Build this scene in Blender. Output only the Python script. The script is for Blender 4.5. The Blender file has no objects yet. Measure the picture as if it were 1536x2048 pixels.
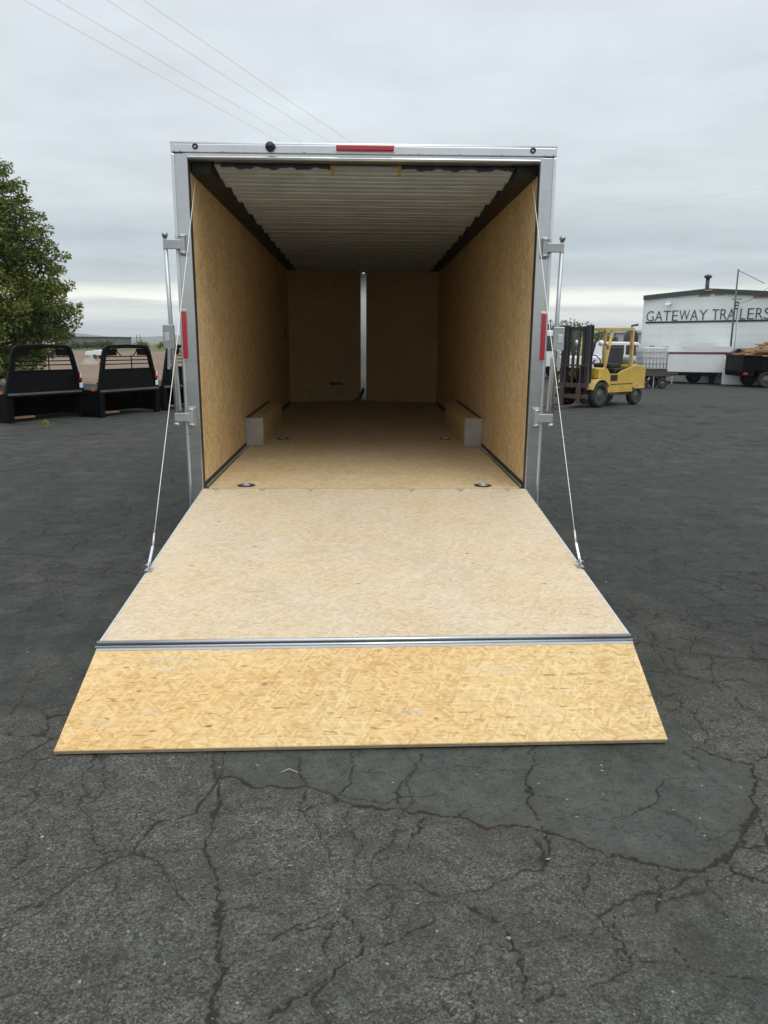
import bpy, math, random
import numpy as np
from mathutils import Vector, Matrix
S = bpy.context.scene
COL = S.collection
random.seed(7); rng = np.random.default_rng(7)

# ------------------------------------------------------------------ camera
def cam_setup():
    yaw, pitch, roll = .0289, .2176, .0055
    cy, sy, cp, sp = math.cos(yaw), math.sin(yaw), math.cos(pitch), math.sin(pitch)
    f = Vector((sy*cp, cy*cp, -sp)); r = Vector((cy, -sy, 0)); u = r.cross(f)
    r2 = r*math.cos(roll)+u*math.sin(roll); u2 = -r*math.sin(roll)+u*math.cos(roll)
    cd = bpy.data.cameras.new('camera'); co = bpy.data.objects.new('camera', cd); COL.objects.link(co)
    m = Matrix((r2, u2, -f)).transposed().to_4x4(); m.translation = Vector((-.0205, -5.7573, 1.5949))
    co.matrix_world = m
    cd.sensor_fit = 'VERTICAL'; cd.sensor_height = 36; cd.sensor_width = 27
    cd.lens = 1530/2048*36; cd.clip_start = .05; cd.clip_end = 20000
    S.camera = co
cam_setup()

# ------------------------------------------------------------------ node helper
class NT:
    def __init__(s, tree): s.t = tree
    def n(s, typ, ins=None, **kw):
        nd = s.t.nodes.new(typ)
        for k, v in kw.items(): setattr(nd, k, v)
        for k, v in (ins or {}).items():
            sock = nd.inputs[k]
            if isinstance(v, bpy.types.NodeSocket): s.t.links.new(v, sock)
            else:
                if isinstance(v, tuple) and len(v) == 3 and sock.type == 'RGBA': v = (*v, 1)
                sock.default_value = v
        return nd
    def math(s, op, a, b=0., c=0., clamp=False):
        return s.n('ShaderNodeMath', {0: a, 1: b, 2: c}, operation=op, use_clamp=clamp).outputs[0]
    def vmath(s, op, a, b=(0, 0, 0)):
        return s.n('ShaderNodeVectorMath', {0: a, 1: b}, operation=op).outputs[0]
    def mix(s, fac, a, b, mode='MIX'):
        nd = s.n('ShaderNodeMix', data_type='RGBA', blend_type=mode)
        for i, v in ((0, fac), (6, a), (7, b)):
            if isinstance(v, bpy.types.NodeSocket): s.t.links.new(v, nd.inputs[i])
            else: nd.inputs[i].default_value = (*v, 1) if isinstance(v, tuple) and len(v) == 3 else v
        return nd.outputs[2]
    def ramp(s, fac, stops, interp='LINEAR'):
        nd = s.n('ShaderNodeValToRGB', {0: fac}); cr = nd.color_ramp; cr.interpolation = interp
        while len(cr.elements) < len(stops): cr.elements.new(.5)
        for e, (p, c) in zip(cr.elements, stops):
            e.position = p; e.color = (*c, 1) if isinstance(c, tuple) else (c, c, c, 1)
        return nd.outputs[0]
    def noise(s, vec, scale, detail=3., rough=.5, out=0):
        return s.n('ShaderNodeTexNoise', {'Vector': vec, 'Scale': scale, 'Detail': detail, 'Roughness': rough}).outputs[out]
    def mapping(s, vec, loc=(0, 0, 0), rot=(0, 0, 0), scale=(1, 1, 1)):
        return s.n('ShaderNodeMapping', {0: vec, 1: loc, 2: rot, 3: scale}).outputs[0]
def lin(r, g, b):
    return tuple((c/255/12.92 if c/255 <= .04045 else ((c/255+.055)/1.055)**2.4) for c in (r, g, b))

# ------------------------------------------------------------------ sky, sun, exposure
SUN_EL, SUN_AZ = math.radians(58), math.radians(155)      # azimuth clockwise from +y (behind the camera, to the right)
def world_setup():
    w = bpy.data.worlds.new('World'); S.world = w; w.use_nodes = True
    t = NT(w.node_tree); w.node_tree.nodes.clear()
    d = t.vmath('NORMALIZE', t.n('ShaderNodeTexCoord').outputs['Generated'])
    sep = t.n('ShaderNodeSeparateXYZ', {0: d}); z = t.math('MAXIMUM', sep.outputs[2], 0.)
    k = t.math('ADD', z, .05)
    pv = t.n('ShaderNodeCombineXYZ', {0: t.math('DIVIDE', sep.outputs[0], k), 1: t.math('DIVIDE', sep.outputs[1], k), 2: 0.}).outputs[0]
    n1 = t.noise(pv, .55, 6, .55); n2 = t.noise(t.mapping(pv, (7, 3, 0)), 1.7, 6, .6); n3 = t.noise(t.mapping(pv, (3, 9, 0)), .22, 3, .5)
    # the height of the cloud bands wanders with the cloud noise, more so higher up
    amp = t.math('ADD', t.math('MULTIPLY', z, .62), .010)
    nn = t.math('SUBTRACT', t.math('ADD', t.math('MULTIPLY', n1, .6), t.math('MULTIPLY', n3, .6)), .6)
    zz = t.math('ADD', z, t.math('MULTIPLY', nn, amp))
    K = 1.8
    def c(r, g, b, m=1.): return tuple(v*m/K for v in lin(r, g, b))
    base = t.ramp(zz, [(0., c(194, 199, 205, 1.12)), (.02, c(203, 208, 208, 1.10)), (.034, c(222, 225, 217, 1.12)), (.042, c(200, 206, 203, 1.05)), (.051, c(246, 246, 234, 1.12)), (.060, c(240, 241, 232, 1.05)), (.070, c(194, 201, 202)), (.088, c(178, 188, 193, 1.0)), (.102, c(188, 198, 203, 1.0)),
                       (.122, c(178, 188, 193, 1.0)), (.172, c(200, 208, 212, 1.0)), (.25, c(209, 217, 222, .96)), (.36, c(210, 217, 223, .96)), (.6, c(213, 220, 224, 1.40)), (1., c(214, 220, 224, 2.0))])
    br = t.math('ADD', .68, t.math('ADD', t.math('MULTIPLY', n2, .34), t.math('MULTIPLY', n1, .32)))
    cloud = t.mix(1., base, t.n('ShaderNodeCombineXYZ', {0: br, 1: br, 2: br}).outputs[0], 'MULTIPLY')
    cloud = t.n('ShaderNodeVectorMath', {0: cloud, 1: (K/.1*1.0,)*3}, operation='MULTIPLY').outputs[0]
    sky = t.n('ShaderNodeTexSky', sky_type='NISHITA', sun_disc=False, sun_elevation=SUN_EL, sun_rotation=SUN_AZ, dust_density=2.)
    col = t.mix(.94, sky.outputs[0], cloud)
    bg = t.n('ShaderNodeBackground', {0: col, 1: .1})
    t.t.links.new(bg.outputs[0], t.n('ShaderNodeOutputWorld').inputs[0])
    sd = bpy.data.lights.new('sun', 'SUN'); sd.energy = 1.0; sd.angle = math.radians(40); sd.color = (1, .96, .9)
    so = bpy.data.objects.new('sun', sd); COL.objects.link(so)
    v = Vector((math.sin(SUN_AZ)*math.cos(SUN_EL), math.cos(SUN_AZ)*math.cos(SUN_EL), math.sin(SUN_EL)))
    so.rotation_euler = (-v).to_track_quat('-Z', 'Y').to_euler(); so.location = (0, -10, 30)
world_setup()
S.render.engine = 'CYCLES'
S.view_settings.view_transform = 'Standard'; S.view_settings.look = 'None'
S.view_settings.exposure = .3; S.view_settings.gamma = 1.; S.view_settings.use_curve_mapping = False
S.cycles.max_bounces = 10; S.cycles.diffuse_bounces = 6; S.cycles.glossy_bounces = 4; S.cycles.volume_bounces = 0
S.cycles.transparent_max_bounces = 8

# ------------------------------------------------------------------ mesh helpers
class MB:
    def __init__(s): s.v = []; s.f = []; s.sm = []
    def add(s, vs, fs, sm=False):
        o = len(s.v); s.v += [tuple(p) for p in vs]; s.f += [tuple(i+o for i in f) for f in fs]; s.sm += [sm]*len(fs); return s
    def box(s, x0, x1, y0, y1, z0, z1, m=None):
        vs = [(x, y, z) for z in (z0, z1) for y in (y0, y1) for x in (x0, x1)]
        if m is not None: vs = [m @ Vector(p) for p in vs]
        return s.add(vs, [(0, 2, 3, 1), (4, 5, 7, 6), (0, 1, 5, 4), (2, 6, 7, 3), (0, 4, 6, 2), (1, 3, 7, 5)])
    def hexa(s, b, t):      # bottom 4 points, top 4 points, counter-clockwise from above
        return s.add(list(b)+list(t), [(3, 2, 1, 0), (4, 5, 6, 7)]+[(i, (i+1) % 4, 4+(i+1) % 4, 4+i) for i in range(4)])
    def bar(s, p, q, w, h):     # square bar between two points
        p, q = Vector(p), Vector(q); d = (q-p).normalized()
        a = d.cross(Vector((0, 0, 1))) if abs(d.z) < .95 else d.cross(Vector((0, 1, 0)))
        a.normalize(); b = d.cross(a)
        o = [a*sx*w/2+b*sy*h/2 for sx, sy in ((-1, -1), (1, -1), (1, 1), (-1, 1))]
        vs = [p+k for k in o]+[q+k for k in o]
        return s.add(vs, [(0, 1, 2, 3), (7, 6, 5, 4)]+[(i, 4+i, 4+(i+1) % 4, (i+1) % 4) for i in range(4)])
    def tube(s, pts, r, seg=8, cap=True):
        pts = [Vector(p) for p in pts]; rs = r if isinstance(r, (list, tuple)) else [r]*len(pts); vs = []
        up = None
        for i, p in enumerate(pts):
            d = (pts[min(i+1, len(pts)-1)]-pts[max(i-1, 0)]).normalized()
            if up is None: up = Vector((0, 0, 1)) if abs(d.z) < .9 else Vector((0, 1, 0))
            a = d.cross(up).normalized(); b = a.cross(d); up = b
            vs += [p+(a*math.cos(2*math.pi*k/seg)+b*math.sin(2*math.pi*k/seg))*rs[i] for k in range(seg)]
        fs = [(i*seg+k, i*seg+(k+1) % seg, (i+1)*seg+(k+1) % seg, (i+1)*seg+k) for i in range(len(pts)-1) for k in range(seg)]
        o = len(s.v); s.add(vs, fs, True)
        if cap:
            s.f += [tuple(o+k for k in range(seg))[::-1], tuple(o+(len(pts)-1)*seg+k for k in range(seg))]; s.sm += [False, False]
        return s
    def prism(s, poly, m, d):       # 2D polygon (in the x,z plane of m) pushed along +y by d
        n = len(poly)
        vs = [m @ Vector((x, 0, z)) for x, z in poly]+[m @ Vector((x, d, z)) for x, z in poly]
        return s.add(vs, [tuple(range(n)), tuple(range(2*n-1, n-1, -1))]+[(i, n+i, n+(i+1) % n, (i+1) % n) for i in range(n)])
    def lathe(s, prof, m, seg=20, close=True):   # profile (r, h) turned about m's z axis
        vs = [m @ Vector((r*math.cos(2*math.pi*k/seg), r*math.sin(2*math.pi*k/seg), h)) for r, h in prof for k in range(seg)]
        n = len(prof); rr = range(n if close else n-1)
        return s.add(vs, [(i*seg+k, i*seg+(k+1) % seg, ((i+1) % n)*seg+(k+1) % seg, ((i+1) % n)*seg+k) for i in rr for k in range(seg)], True)
    def build(s, name, mat, parent=None, bev=0., inv=None, seg=2):
        me = bpy.data.meshes.new(name); me.from_pydata(s.v, [], s.f)
        me.polygons.foreach_set('use_smooth', s.sm)
        if inv is not None: me.transform(inv)
        me.materials.append(mat); me.validate(); me.update()
        import bmesh
        bm = bmesh.new(); bm.from_mesh(me); bmesh.ops.recalc_face_normals(bm, faces=bm.faces[:]); bm.to_mesh(me); bm.free()
        o = bpy.data.objects.new(name, me); COL.objects.link(o)
        if parent is not None: o.parent = parent
        if bev > 0:
            b = o.modifiers.new('bevel', 'BEVEL'); b.width = bev; b.segments = seg; b.limit_method = 'ANGLE'; b.angle_limit = math.radians(40); b.harden_normals = False
        return o
def np_mesh(name, V, Fq, mat, parent=None, smooth=False, attrs=None):
    me = bpy.data.meshes.new(name); n = Fq.shape[1]
    me.vertices.add(len(V)); me.vertices.foreach_set('co', np.ascontiguousarray(V, dtype=np.float32).ravel())
    me.loops.add(Fq.size); me.loops.foreach_set('vertex_index', np.ascontiguousarray(Fq, dtype=np.int32).ravel())
    me.polygons.add(len(Fq)); me.polygons.foreach_set('loop_start', np.arange(0, Fq.size, n, dtype=np.int32))
    me.polygons.foreach_set('loop_total', np.full(len(Fq), n, dtype=np.int32))
    if smooth: me.polygons.foreach_set('use_smooth', np.ones(len(Fq), dtype=bool))
    for k, a in (attrs or {}).items():
        at = me.attributes.new(k, 'FLOAT', 'POINT'); at.data.foreach_set('value', np.ascontiguousarray(a, dtype=np.float32))
    me.materials.append(mat); me.update(calc_edges=True)
    o = bpy.data.objects.new(name, me); COL.objects.link(o)
    if parent is not None: o.parent = parent
    return o
def tag(o, label=None, cat=None, group=None, kind=None):
    if label: o['label'] = label
    if cat: o['category'] = cat
    if group: o['group'] = group
    if kind: o['kind'] = kind
    return o
def thing(name, label, cat, loc=(0, 0, 0), rz=0., group=None, rx=0.):
    o = bpy.data.objects.new(name, None); COL.objects.link(o); o.empty_display_size = .2
    o.location = loc; o.rotation_euler = (rx, 0, rz); return tag(o, label, cat, group)
def copy_tree(o, parent=None):
    c = o.copy(); COL.objects.link(c)
    if parent is not None: c.parent = parent
    for ch in list(o.children): copy_tree(ch, c)
    return c
I4 = Matrix.Identity(4)
def RZ(a): return Matrix.Rotation(a, 4, 'Z')
def TR(*p): return Matrix.Translation(Vector(p))

# ------------------------------------------------------------------ materials
def new_mat(name):
    m = bpy.data.materials.new(name); m.use_nodes = True; m.node_tree.nodes.clear(); return m, NT(m.node_tree)
def finish(m, t, col, rough=.5, metal=0., bump=None, bstr=.3, bdist=.002, spec=.5, extra=None):
    ins = {'Base Color': col, 'Roughness': rough, 'Metallic': metal, 'Specular IOR Level': spec}
    if bump is not None: ins['Normal'] = t.n('ShaderNodeBump', {'Height': bump, 'Strength': bstr, 'Distance': bdist}).outputs[0]
    ins.update(extra or {})
    b = t.n('ShaderNodeBsdfPrincipled', ins)
    t.t.links.new(b.outputs[0], t.n('ShaderNodeOutputMaterial').inputs[0]); return m
def obj_co(t): return t.n('ShaderNodeTexCoord').outputs['Object']
def paint(name, col, rough=.45, var=.18, scale=6., metal=0., dirt=None, dirt_amt=.5, spec=.5):
    m, t = new_mat(name); P = obj_co(t)
    n = t.noise(P, scale, 5, .6); n2 = t.noise(P, scale*9, 3, .6)
    c = t.mix(1., col, t.ramp(n, [(.25, 1-var), (.75, 1+var*.6)]), 'MULTIPLY')
    if dirt: c = t.mix(t.math('MULTIPLY', t.ramp(t.noise(P, scale*.7, 6, .7), [(.48, 0.), (.68, 1.)]), dirt_amt), c, dirt)
    r = t.math('ADD', rough-.08, t.math('MULTIPLY', n2, .16))
    return finish(m, t, c, r, metal, n2, .08, .002, spec)
def metal(name, col=(.6, .61, .62), rough=.36, streak=(2, 2, 60), var=.12, met=.9):
    m, t = new_mat(name); P = obj_co(t)
    n = t.noise(t.mapping(P, scale=streak), 1., 4, .6); g = t.noise(P, 3.5, 5, .6)
    c = t.mix(1., col, t.ramp(t.math('ADD', t.math('MULTIPLY', n, .4), t.math('MULTIPLY', g, .6)), [(.3, 1-var), (.7, 1+var*.4)]), 'MULTIPLY')
    r = t.math('ADD', rough-.1, t.math('MULTIPLY', t.math('ADD', n, g), .1))
    return finish(m, t, c, r, met, n, .06, .0008)
def osb(name, dark, mid, light, axes='XY', rough=.62, fleck=.5, stain=(.5, .5, .5), stain_amt=.25, flake=(15., 62.), seed=0., contrast=1., scuff=0.):
    """strand board: three crossing layers of long flakes, each flake its own tone"""
    m, t = new_mat(name); P = obj_co(t); s = t.n('ShaderNodeSeparateXYZ', {0: P})
    a = {'X': s.outputs[0], 'Y': s.outputs[1], 'Z': s.outputs[2]}
    uv = t.n('ShaderNodeCombineXYZ', {0: a[axes[0]], 1: a[axes[1]], 2: seed}).outputs[0]
    wob = t.n('ShaderNodeTexNoise', {'Vector': uv, 'Scale': 9., 'Detail': 2.}).outputs[1]
    uvw = t.vmath('ADD', uv, t.vmath('MULTIPLY', t.vmath('SUBTRACT', wob, (.5, .5, .5)), (.014, .014, 0)))
    lay = []
    for i, (ang, k) in enumerate(((.12, 1.), (-.42, 1.1), (.75, 1.25), (-1.1, 1.3))):
        q = t.mapping(t.mapping(uvw, rot=(0, 0, ang)), loc=(3.1*i+seed, 1.7*i, 0), scale=(flake[0]*k, flake[1]*k, 1))
        v = t.n('ShaderNodeTexVoronoi', {'Vector': q, 'Scale': 1., 'Randomness': 1.}, voronoi_dimensions='2D')
        lay.append(t.n('ShaderNodeSeparateColor', {0: v.outputs['Color']}).outputs)
    val = lay[0][0]
    for i, th in ((1, .45), (2, .62), (3, .72)):
        sel = t.math('GREATER_THAN', lay[i][1], th)
        mx = t.n('ShaderNodeMix', {0: sel, 2: val, 3: lay[i][0]}, data_type='FLOAT'); val = mx.outputs[0]
    grain = t.noise(t.mapping(uvw, scale=(9, 160, 1)), 1., 3, .6)
    big = t.noise(uv, 2.2, 4, .55)
    fib = t.noise(t.mapping(uvw, rot=(0, 0, -.3), scale=(26, 130, 1)), 1., 4, .65)
    v2 = t.math('ADD', t.math('ADD', t.math('MULTIPLY', t.math('SUBTRACT', val, .5), .62*contrast), t.math('MULTIPLY', t.math('SUBTRACT', fib, .5), .95)),
                t.math('ADD', t.math('MULTIPLY', t.math('SUBTRACT', grain, .5), .5), t.math('MULTIPLY', t.math('SUBTRACT', big, .5), .45)))
    col = t.ramp(t.math('ADD', v2, .5), [(.12, dark), (.48, mid), (.85, light)])
    hue = t.ramp(t.noise(t.mapping(uv, loc=(seed, 4, 0)), 1.6, 4, .6), [(.38, 0.), (.66, 1.)])
    col = t.mix(t.math('MULTIPLY', hue, .5), col, t.mix(1., col, (1.05, .90, .70), 'MULTIPLY'))
    fl = t.noise(t.mapping(uvw, rot=(0, 0, .25), scale=(14, 75, 1)), 1., 2, .5)
    col = t.mix(t.math('MULTIPLY', t.ramp(fl, [(.66, 0.), (.72, 1.)]), fleck), col, tuple(c*q for c, q in zip(dark, (.62, .46, .36))))
    st = t.noise(t.mapping(uv, scale=(2.2, 7, 1), loc=(seed, 2, 0)), 1., 3, .6)
    col = t.mix(t.math('MULTIPLY', t.ramp(st, [(.62, 0.), (.75, 1.)]), stain_amt), col, stain)
    if scuff:      # grey rubbed streaks and a few dark knots and nail-sized spots
        sc = t.noise(t.mapping(uv, rot=(0, 0, .12), scale=(3.2, 24, 1), loc=(seed+3, 6, 0)), 1., 4, .65)
        col = t.mix(t.math('MULTIPLY', t.ramp(sc, [(.63, 0.), (.74, 1.)]), scuff), col, (.40, .41, .40))
        kn = t.n('ShaderNodeTexVoronoi', {'Vector': t.mapping(uv, scale=(3.1, 6.5, 1)), 'Scale': 1.}, voronoi_dimensions='2D')
        kc = t.n('ShaderNodeSeparateColor', {0: kn.outputs['Color']}).outputs
        kd = t.math('ADD', kn.outputs['Distance'], t.math('MULTIPLY', t.math('SUBTRACT', fib, .5), .11))
        col = t.mix(t.math('MULTIPLY', t.math('MULTIPLY', t.math('LESS_THAN', t.math('ADD', kd, t.math('MULTIPLY', t.math('SUBTRACT', kc[1], .5), .03)), .03), t.math('GREATER_THAN', kc[0], .86)), .75), col, (.12, .085, .06))
    return finish(m, t, col, rough, 0., t.math('ADD', val, grain), .12, .0015, .3)

M = {}
M['alu'] = metal('brushed_aluminium', (.56, .575, .59), .24)
M['alu_bright'] = metal('bright_aluminium', (.74, .76, .78), .3)
M['alu_dull'] = metal('dull_aluminium', (.40, .41, .43), .42, (60, 4, 4), .15)
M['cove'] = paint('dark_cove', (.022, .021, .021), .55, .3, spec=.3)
M['lit_edge'] = paint('lit_grey_edge', (.10, .10, .10), .5, .35, 9.)  # grey of the lit ledge line, light put into the colour
M['alu_x'] = metal('aluminium_extrusion', (.66, .68, .70), .34, (60, 2, 2))
M['alu_post'] = metal('mirror_aluminium', (.58, .59, .60), .14, (2, 2, 40), .06)
M['galv'] = metal('galvanised_steel', (.45, .465, .47), .42, (8, 8, 8), .3, .75)
M['roofmetal'] = metal('roof_bow_metal', (.53, .61, .70), .42, (3, 60, 60), .30, .2)
M['dark_steel'] = paint('dark_steel', (.045, .042, .042), .5, .3)
M['box_alu'] = metal('wheel_box_plate', (.44, .42, .39), .5, (6, 6, 6), .3, .5)
M['black'] = paint('black_powder_coat', (.0035, .004, .004), .5, .25, 5., spec=.10)
M['black_plate'] = paint('black_deck_plate', (.0035, .0042, .0045), .55, .3, 4., 0., (.012, .012, .012), .3, spec=.12)
M['rubber'] = paint('tyre_rubber', (.020, .019, .018), .8, .3, 14., 0., (.06, .055, .05), .5)
M['void'] = paint('underbody_shade_black', (.002, .002, .002), .9, spec=.0)  # near-black without gloss, deep shade under the bodies put into the colour
M['white_paint'] = paint('white_vehicle_paint', (.70, .71, .72), .35, .08, 2.)
M['white_wall'] = paint('white_metal_siding', (.76, .80, .79), .5, .06, .8, 0., (.45, .48, .48), .25)
M['skin'] = paint('trailer_skin_white', (.74, .75, .76), .3, .04, 2.)
M['green_trim'] = paint('dark_green_trim', (.05, .065, .055), .5, .2)
M['letter'] = paint('sign_black', (.03, .035, .035), .5)
M['yellow'] = paint('forklift_yellow', (.55, .37, .06), .42, .2, 4., 0., (.28, .19, .06), .45)
M['yellow_pale'] = paint('faded_yellow', (.55, .40, .13), .5, .2, 4., 0., (.30, .20, .09), .45)
M['mast'] = paint('greasy_mast_steel', (.022, .022, .022), .42, .35, 6., 0., (.09, .06, .045), .3)
M['rust_steel'] = paint('rusty_steel', (.075, .050, .040), .7, .35, 8.)
M['rim'] = paint('grey_rim', (.10, .10, .09), .6, .3, 10.)
M['seat'] = paint('black_vinyl', (.02, .02, .022), .5, .2)
M['tank_steel'] = paint('grey_gas_tank', (.42, .42, .42), .4, .15)
M['plastic_white'] = paint('white_tote_plastic', (.60, .63, .63), .5, .08)
M['maroon'] = paint('maroon_paint', (.13, .03, .04), .5)
M['orange'] = paint('orange_plastic', (.55, .12, .03), .4)
M['board'] = paint('weathered_board', (.42, .27, .14), .75, .45, 6.)
M['board_b'] = paint('brown_board', (.30, .16, .08), .75, .4, 6.)
M['cable'] = metal('steel_cable', (.72, .72, .70), .4, (90, 90, 90), .2, .55)
M['wire'] = paint('weathered_wire', (.55, .57, .58), .6)
M['grey_far'] = paint('grey_shed_wall', (.13, .14, .145), .7, .1, .05)
M['concrete'] = paint('pale_gravel_heap', (.28, .25, .23), .9, .3, .8)
M['zinc'] = metal('zinc_hardware', (.55, .58, .62), .35, (50, 50, 50), .3, .8)
M['black_plastic'] = paint('black_plastic', (.015, .015, .017), .35)
M['strap'] = paint('yellow_foam', (.45, .30, .05), .8)
M['navy'] = paint('navy_insulation', (.03, .035, .06), .7)
M['rust_stain'] = paint('rusty_eave', (.42, .30, .22), .7, .3, 3.)
M['osb_ramp'] = osb('pale_strand_board', (.44, .335, .215), (.56, .46, .325), (.64, .56, .425), 'XY', fleck=.6, stain=(.50, .335, .225), stain_amt=.45, flake=(18., 72.), contrast=.6, scuff=.35)
M['osb_flap'] = osb('amber_strand_board', (.42, .255, .095), (.58, .405, .185), (.66, .525, .30), 'XY', fleck=.75, stain=(.43, .41, .35), stain_amt=.5, seed=5.3, flake=(19., 80.), contrast=.66, scuff=.55)
M['osb_floor'] = osb('floor_strand_board', (.44, .325, .18), (.60, .475, .29), (.67, .55, .365), 'XY', fleck=.5, stain=(.44, .32, .19), stain_amt=.45, seed=2.7, flake=(14., 46.), contrast=.8, scuff=.2)
M['osb_wall'] = osb('wall_strand_board', (.50, .345, .165), (.69, .52, .285), (.76, .60, .36), 'YZ', fleck=.55, stain=(.52, .35, .16), stain_amt=.45, seed=8.1, flake=(10., 26.), contrast=.8)
M['osb_front'] = osb('front_wall_board', (.42, .29, .14), (.56, .41, .22), (.62, .48, .27), 'XZ', fleck=.4, seed=4.4, contrast=.6)
M['edge_wood'] = paint('board_edge', (.47, .36, .22), .8, .25, 30.)
def lens_red():
    m, t = new_mat('red_lens'); P = obj_co(t)
    w = t.n('ShaderNodeTexVoronoi', {'Vector': P, 'Scale': 160.}).outputs[0]
    return finish(m, t, t.mix(t.noise(P, 30, 2), (.34, .006, .018), (.42, .012, .03)), .15, 0., w, .25, .001, .6, {'Coat Weight': .6, 'Coat Roughness': .05})
M['red'] = lens_red()
M['amber'] = paint('amber_lens', (.50, .16, .04), .2)
M['white_lens'] = paint('white_lens', (.75, .76, .8), .2)
def glass_dark():
    m, t = new_mat('dark_glass'); P = obj_co(t)
    return finish(m, t, t.mix(t.noise(P, 2, 2), (.02, .025, .03), (.05, .055, .06)), .06)
M['glass'] = glass_dark()

# ------------------------------------------------------------------ ground
def asphalt_mat():
    m, t = new_mat('cracked_asphalt'); P = obj_co(t)
    at = lambda n: t.n('ShaderNodeAttribute', attribute_name=n).outputs['Fac']
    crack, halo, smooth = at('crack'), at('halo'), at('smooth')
    big = t.noise(P, .55, 5, .6); med = t.noise(P, 3.2, 5, .65)
    s = t.math('MULTIPLY', smooth, 1.)
    # coarse aggregate where the surface has worn, finer grit where it is still sealed
    ag = t.n('ShaderNodeTexVoronoi', {'Vector': P, 'Scale': 185.}); agc = t.n('ShaderNodeSeparateColor', {0: ag.outputs['Color']}).outputs
    gr = t.noise(P, 170, 3, .7); gr2 = t.noise(P, 60, 4, .7)
    sealed = t.mix(t.ramp(smooth, [(.62, 0.), (.95, 1.)]), t.mix(med, lin(45, 48, 45), lin(62, 65, 60)), t.mix(med, lin(65, 69, 65), lin(79, 83, 78)))  # patch seal paler than the rest: view-angle gloss put into the colour
    worn = t.mix(t.noise(P, 1.7, 4, .6), lin(73, 74, 70), lin(89, 90, 85))
    worn = t.mix(1., worn, t.ramp(agc[0], [(0., .40), (.5, .90), (.86, 1.38), (1., 2.1)]), 'MULTIPLY')
    worn = t.mix(t.math('MULTIPLY', t.ramp(agc[1], [(.80, 0.), (.86, 1.)]), .22), worn, lin(112, 94, 84))
    sealed = t.mix(1., sealed, t.ramp(gr, [(.28, .52), (.5, 1.), (.72, 1.55)]), 'MULTIPLY')
    # the seal has worn away in patches
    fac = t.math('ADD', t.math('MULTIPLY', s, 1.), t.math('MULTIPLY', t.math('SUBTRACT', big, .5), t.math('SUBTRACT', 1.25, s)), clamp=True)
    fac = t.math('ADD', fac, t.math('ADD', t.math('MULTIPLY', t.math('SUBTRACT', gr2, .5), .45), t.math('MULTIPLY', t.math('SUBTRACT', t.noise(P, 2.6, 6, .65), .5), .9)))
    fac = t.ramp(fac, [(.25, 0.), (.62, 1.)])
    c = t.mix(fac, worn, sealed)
    c = t.mix(1., c, t.ramp(big, [(.3, .86), (.7, 1.10)]), 'MULTIPLY')
    c = t.mix(1., c, t.ramp(gr2, [(.3, .84), (.7, 1.14)]), 'MULTIPLY')
    blotch = t.noise(P, 13., 6, .75); c = t.mix(1., c, t.ramp(blotch, [(.3, .66), (.5, .98), (.7, 1.30)]), 'MULTIPLY')
    c = t.mix(1., c, t.ramp(t.noise(P, 4.2, 5, .7), [(.32, .84), (.68, 1.13)]), 'MULTIPLY')
    pits = t.ramp(t.noise(P, 38., 3, .6), [(.57, 0.), (.66, 1.)]); c = t.mix(t.math('MULTIPLY', pits, .6), c, lin(44, 42, 39))
    hn = t.math('MULTIPLY', halo, t.ramp(t.noise(P, 26, 4, .7), [(.35, 0.), (.62, 1.)]))
    c = t.mix(t.math('MULTIPLY', hn, .6), c, lin(66, 57, 52))
    ck = t.ramp(t.math('ADD', crack, t.math('MULTIPLY', t.math('SUBTRACT', t.noise(P, 75, 4, .75), .5), 1.1)), [(.30, 0.), (.72, 1.)])
    c = t.mix(t.math('MULTIPLY', ck, .85), c, lin(40, 36, 33))
    # scattered pale grit
    pv = t.n('ShaderNodeTexVoronoi', {'Vector': P, 'Scale': 21.}); pc = t.n('ShaderNodeSeparateColor', {0: pv.outputs['Color']}).outputs
    dot = t.math('MULTIPLY', t.math('LESS_THAN', pv.outputs['Distance'], .085), t.math('GREATER_THAN', pc[0], .90))
    c = t.mix(t.math('MULTIPLY', dot, .75), c, lin(150, 146, 135))
    h = t.math('ADD', t.math('MULTIPLY', agc[2], t.math('SUBTRACT', 1.15, t.math('MULTIPLY', fac, .8))), t.math('ADD', t.math('MULTIPLY', gr, .8), t.math('MULTIPLY', ck, -2.0)))
    return finish(m, t, c, .86, 0., h, .55, .004, .2)
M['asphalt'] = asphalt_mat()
def dirt_mat(name, a, b, c2, sc):
    m, t = new_mat(name); P = obj_co(t)
    c = t.ramp(t.math('ADD', t.math('MULTIPLY', t.noise(P, sc, 6, .6), .6), t.math('MULTIPLY', t.noise(P, sc*14, 4, .7), .4)), [(.3, a), (.5, b), (.7, c2)])
    return finish(m, t, c, .95, 0., t.noise(P, sc*30, 4, .7), .5, .02, .2)
M['dirt'] = dirt_mat('bare_dirt', (.14, .095, .066), (.185, .13, .093), (.23, .175, .13), .12)
M['plain'] = dirt_mat('dry_plain', (.11, .105, .055), (.16, .14, .085), (.21, .18, .12), .01)
M['grass_far'] = dirt_mat('roadside_grass', (.065, .085, .025), (.10, .115, .04), (.17, .155, .075), .15)
M['hill'] = dirt_mat('sagebrush_hill', (.085, .085, .06), (.11, .105, .07), (.14, .13, .09), .01)

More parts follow.
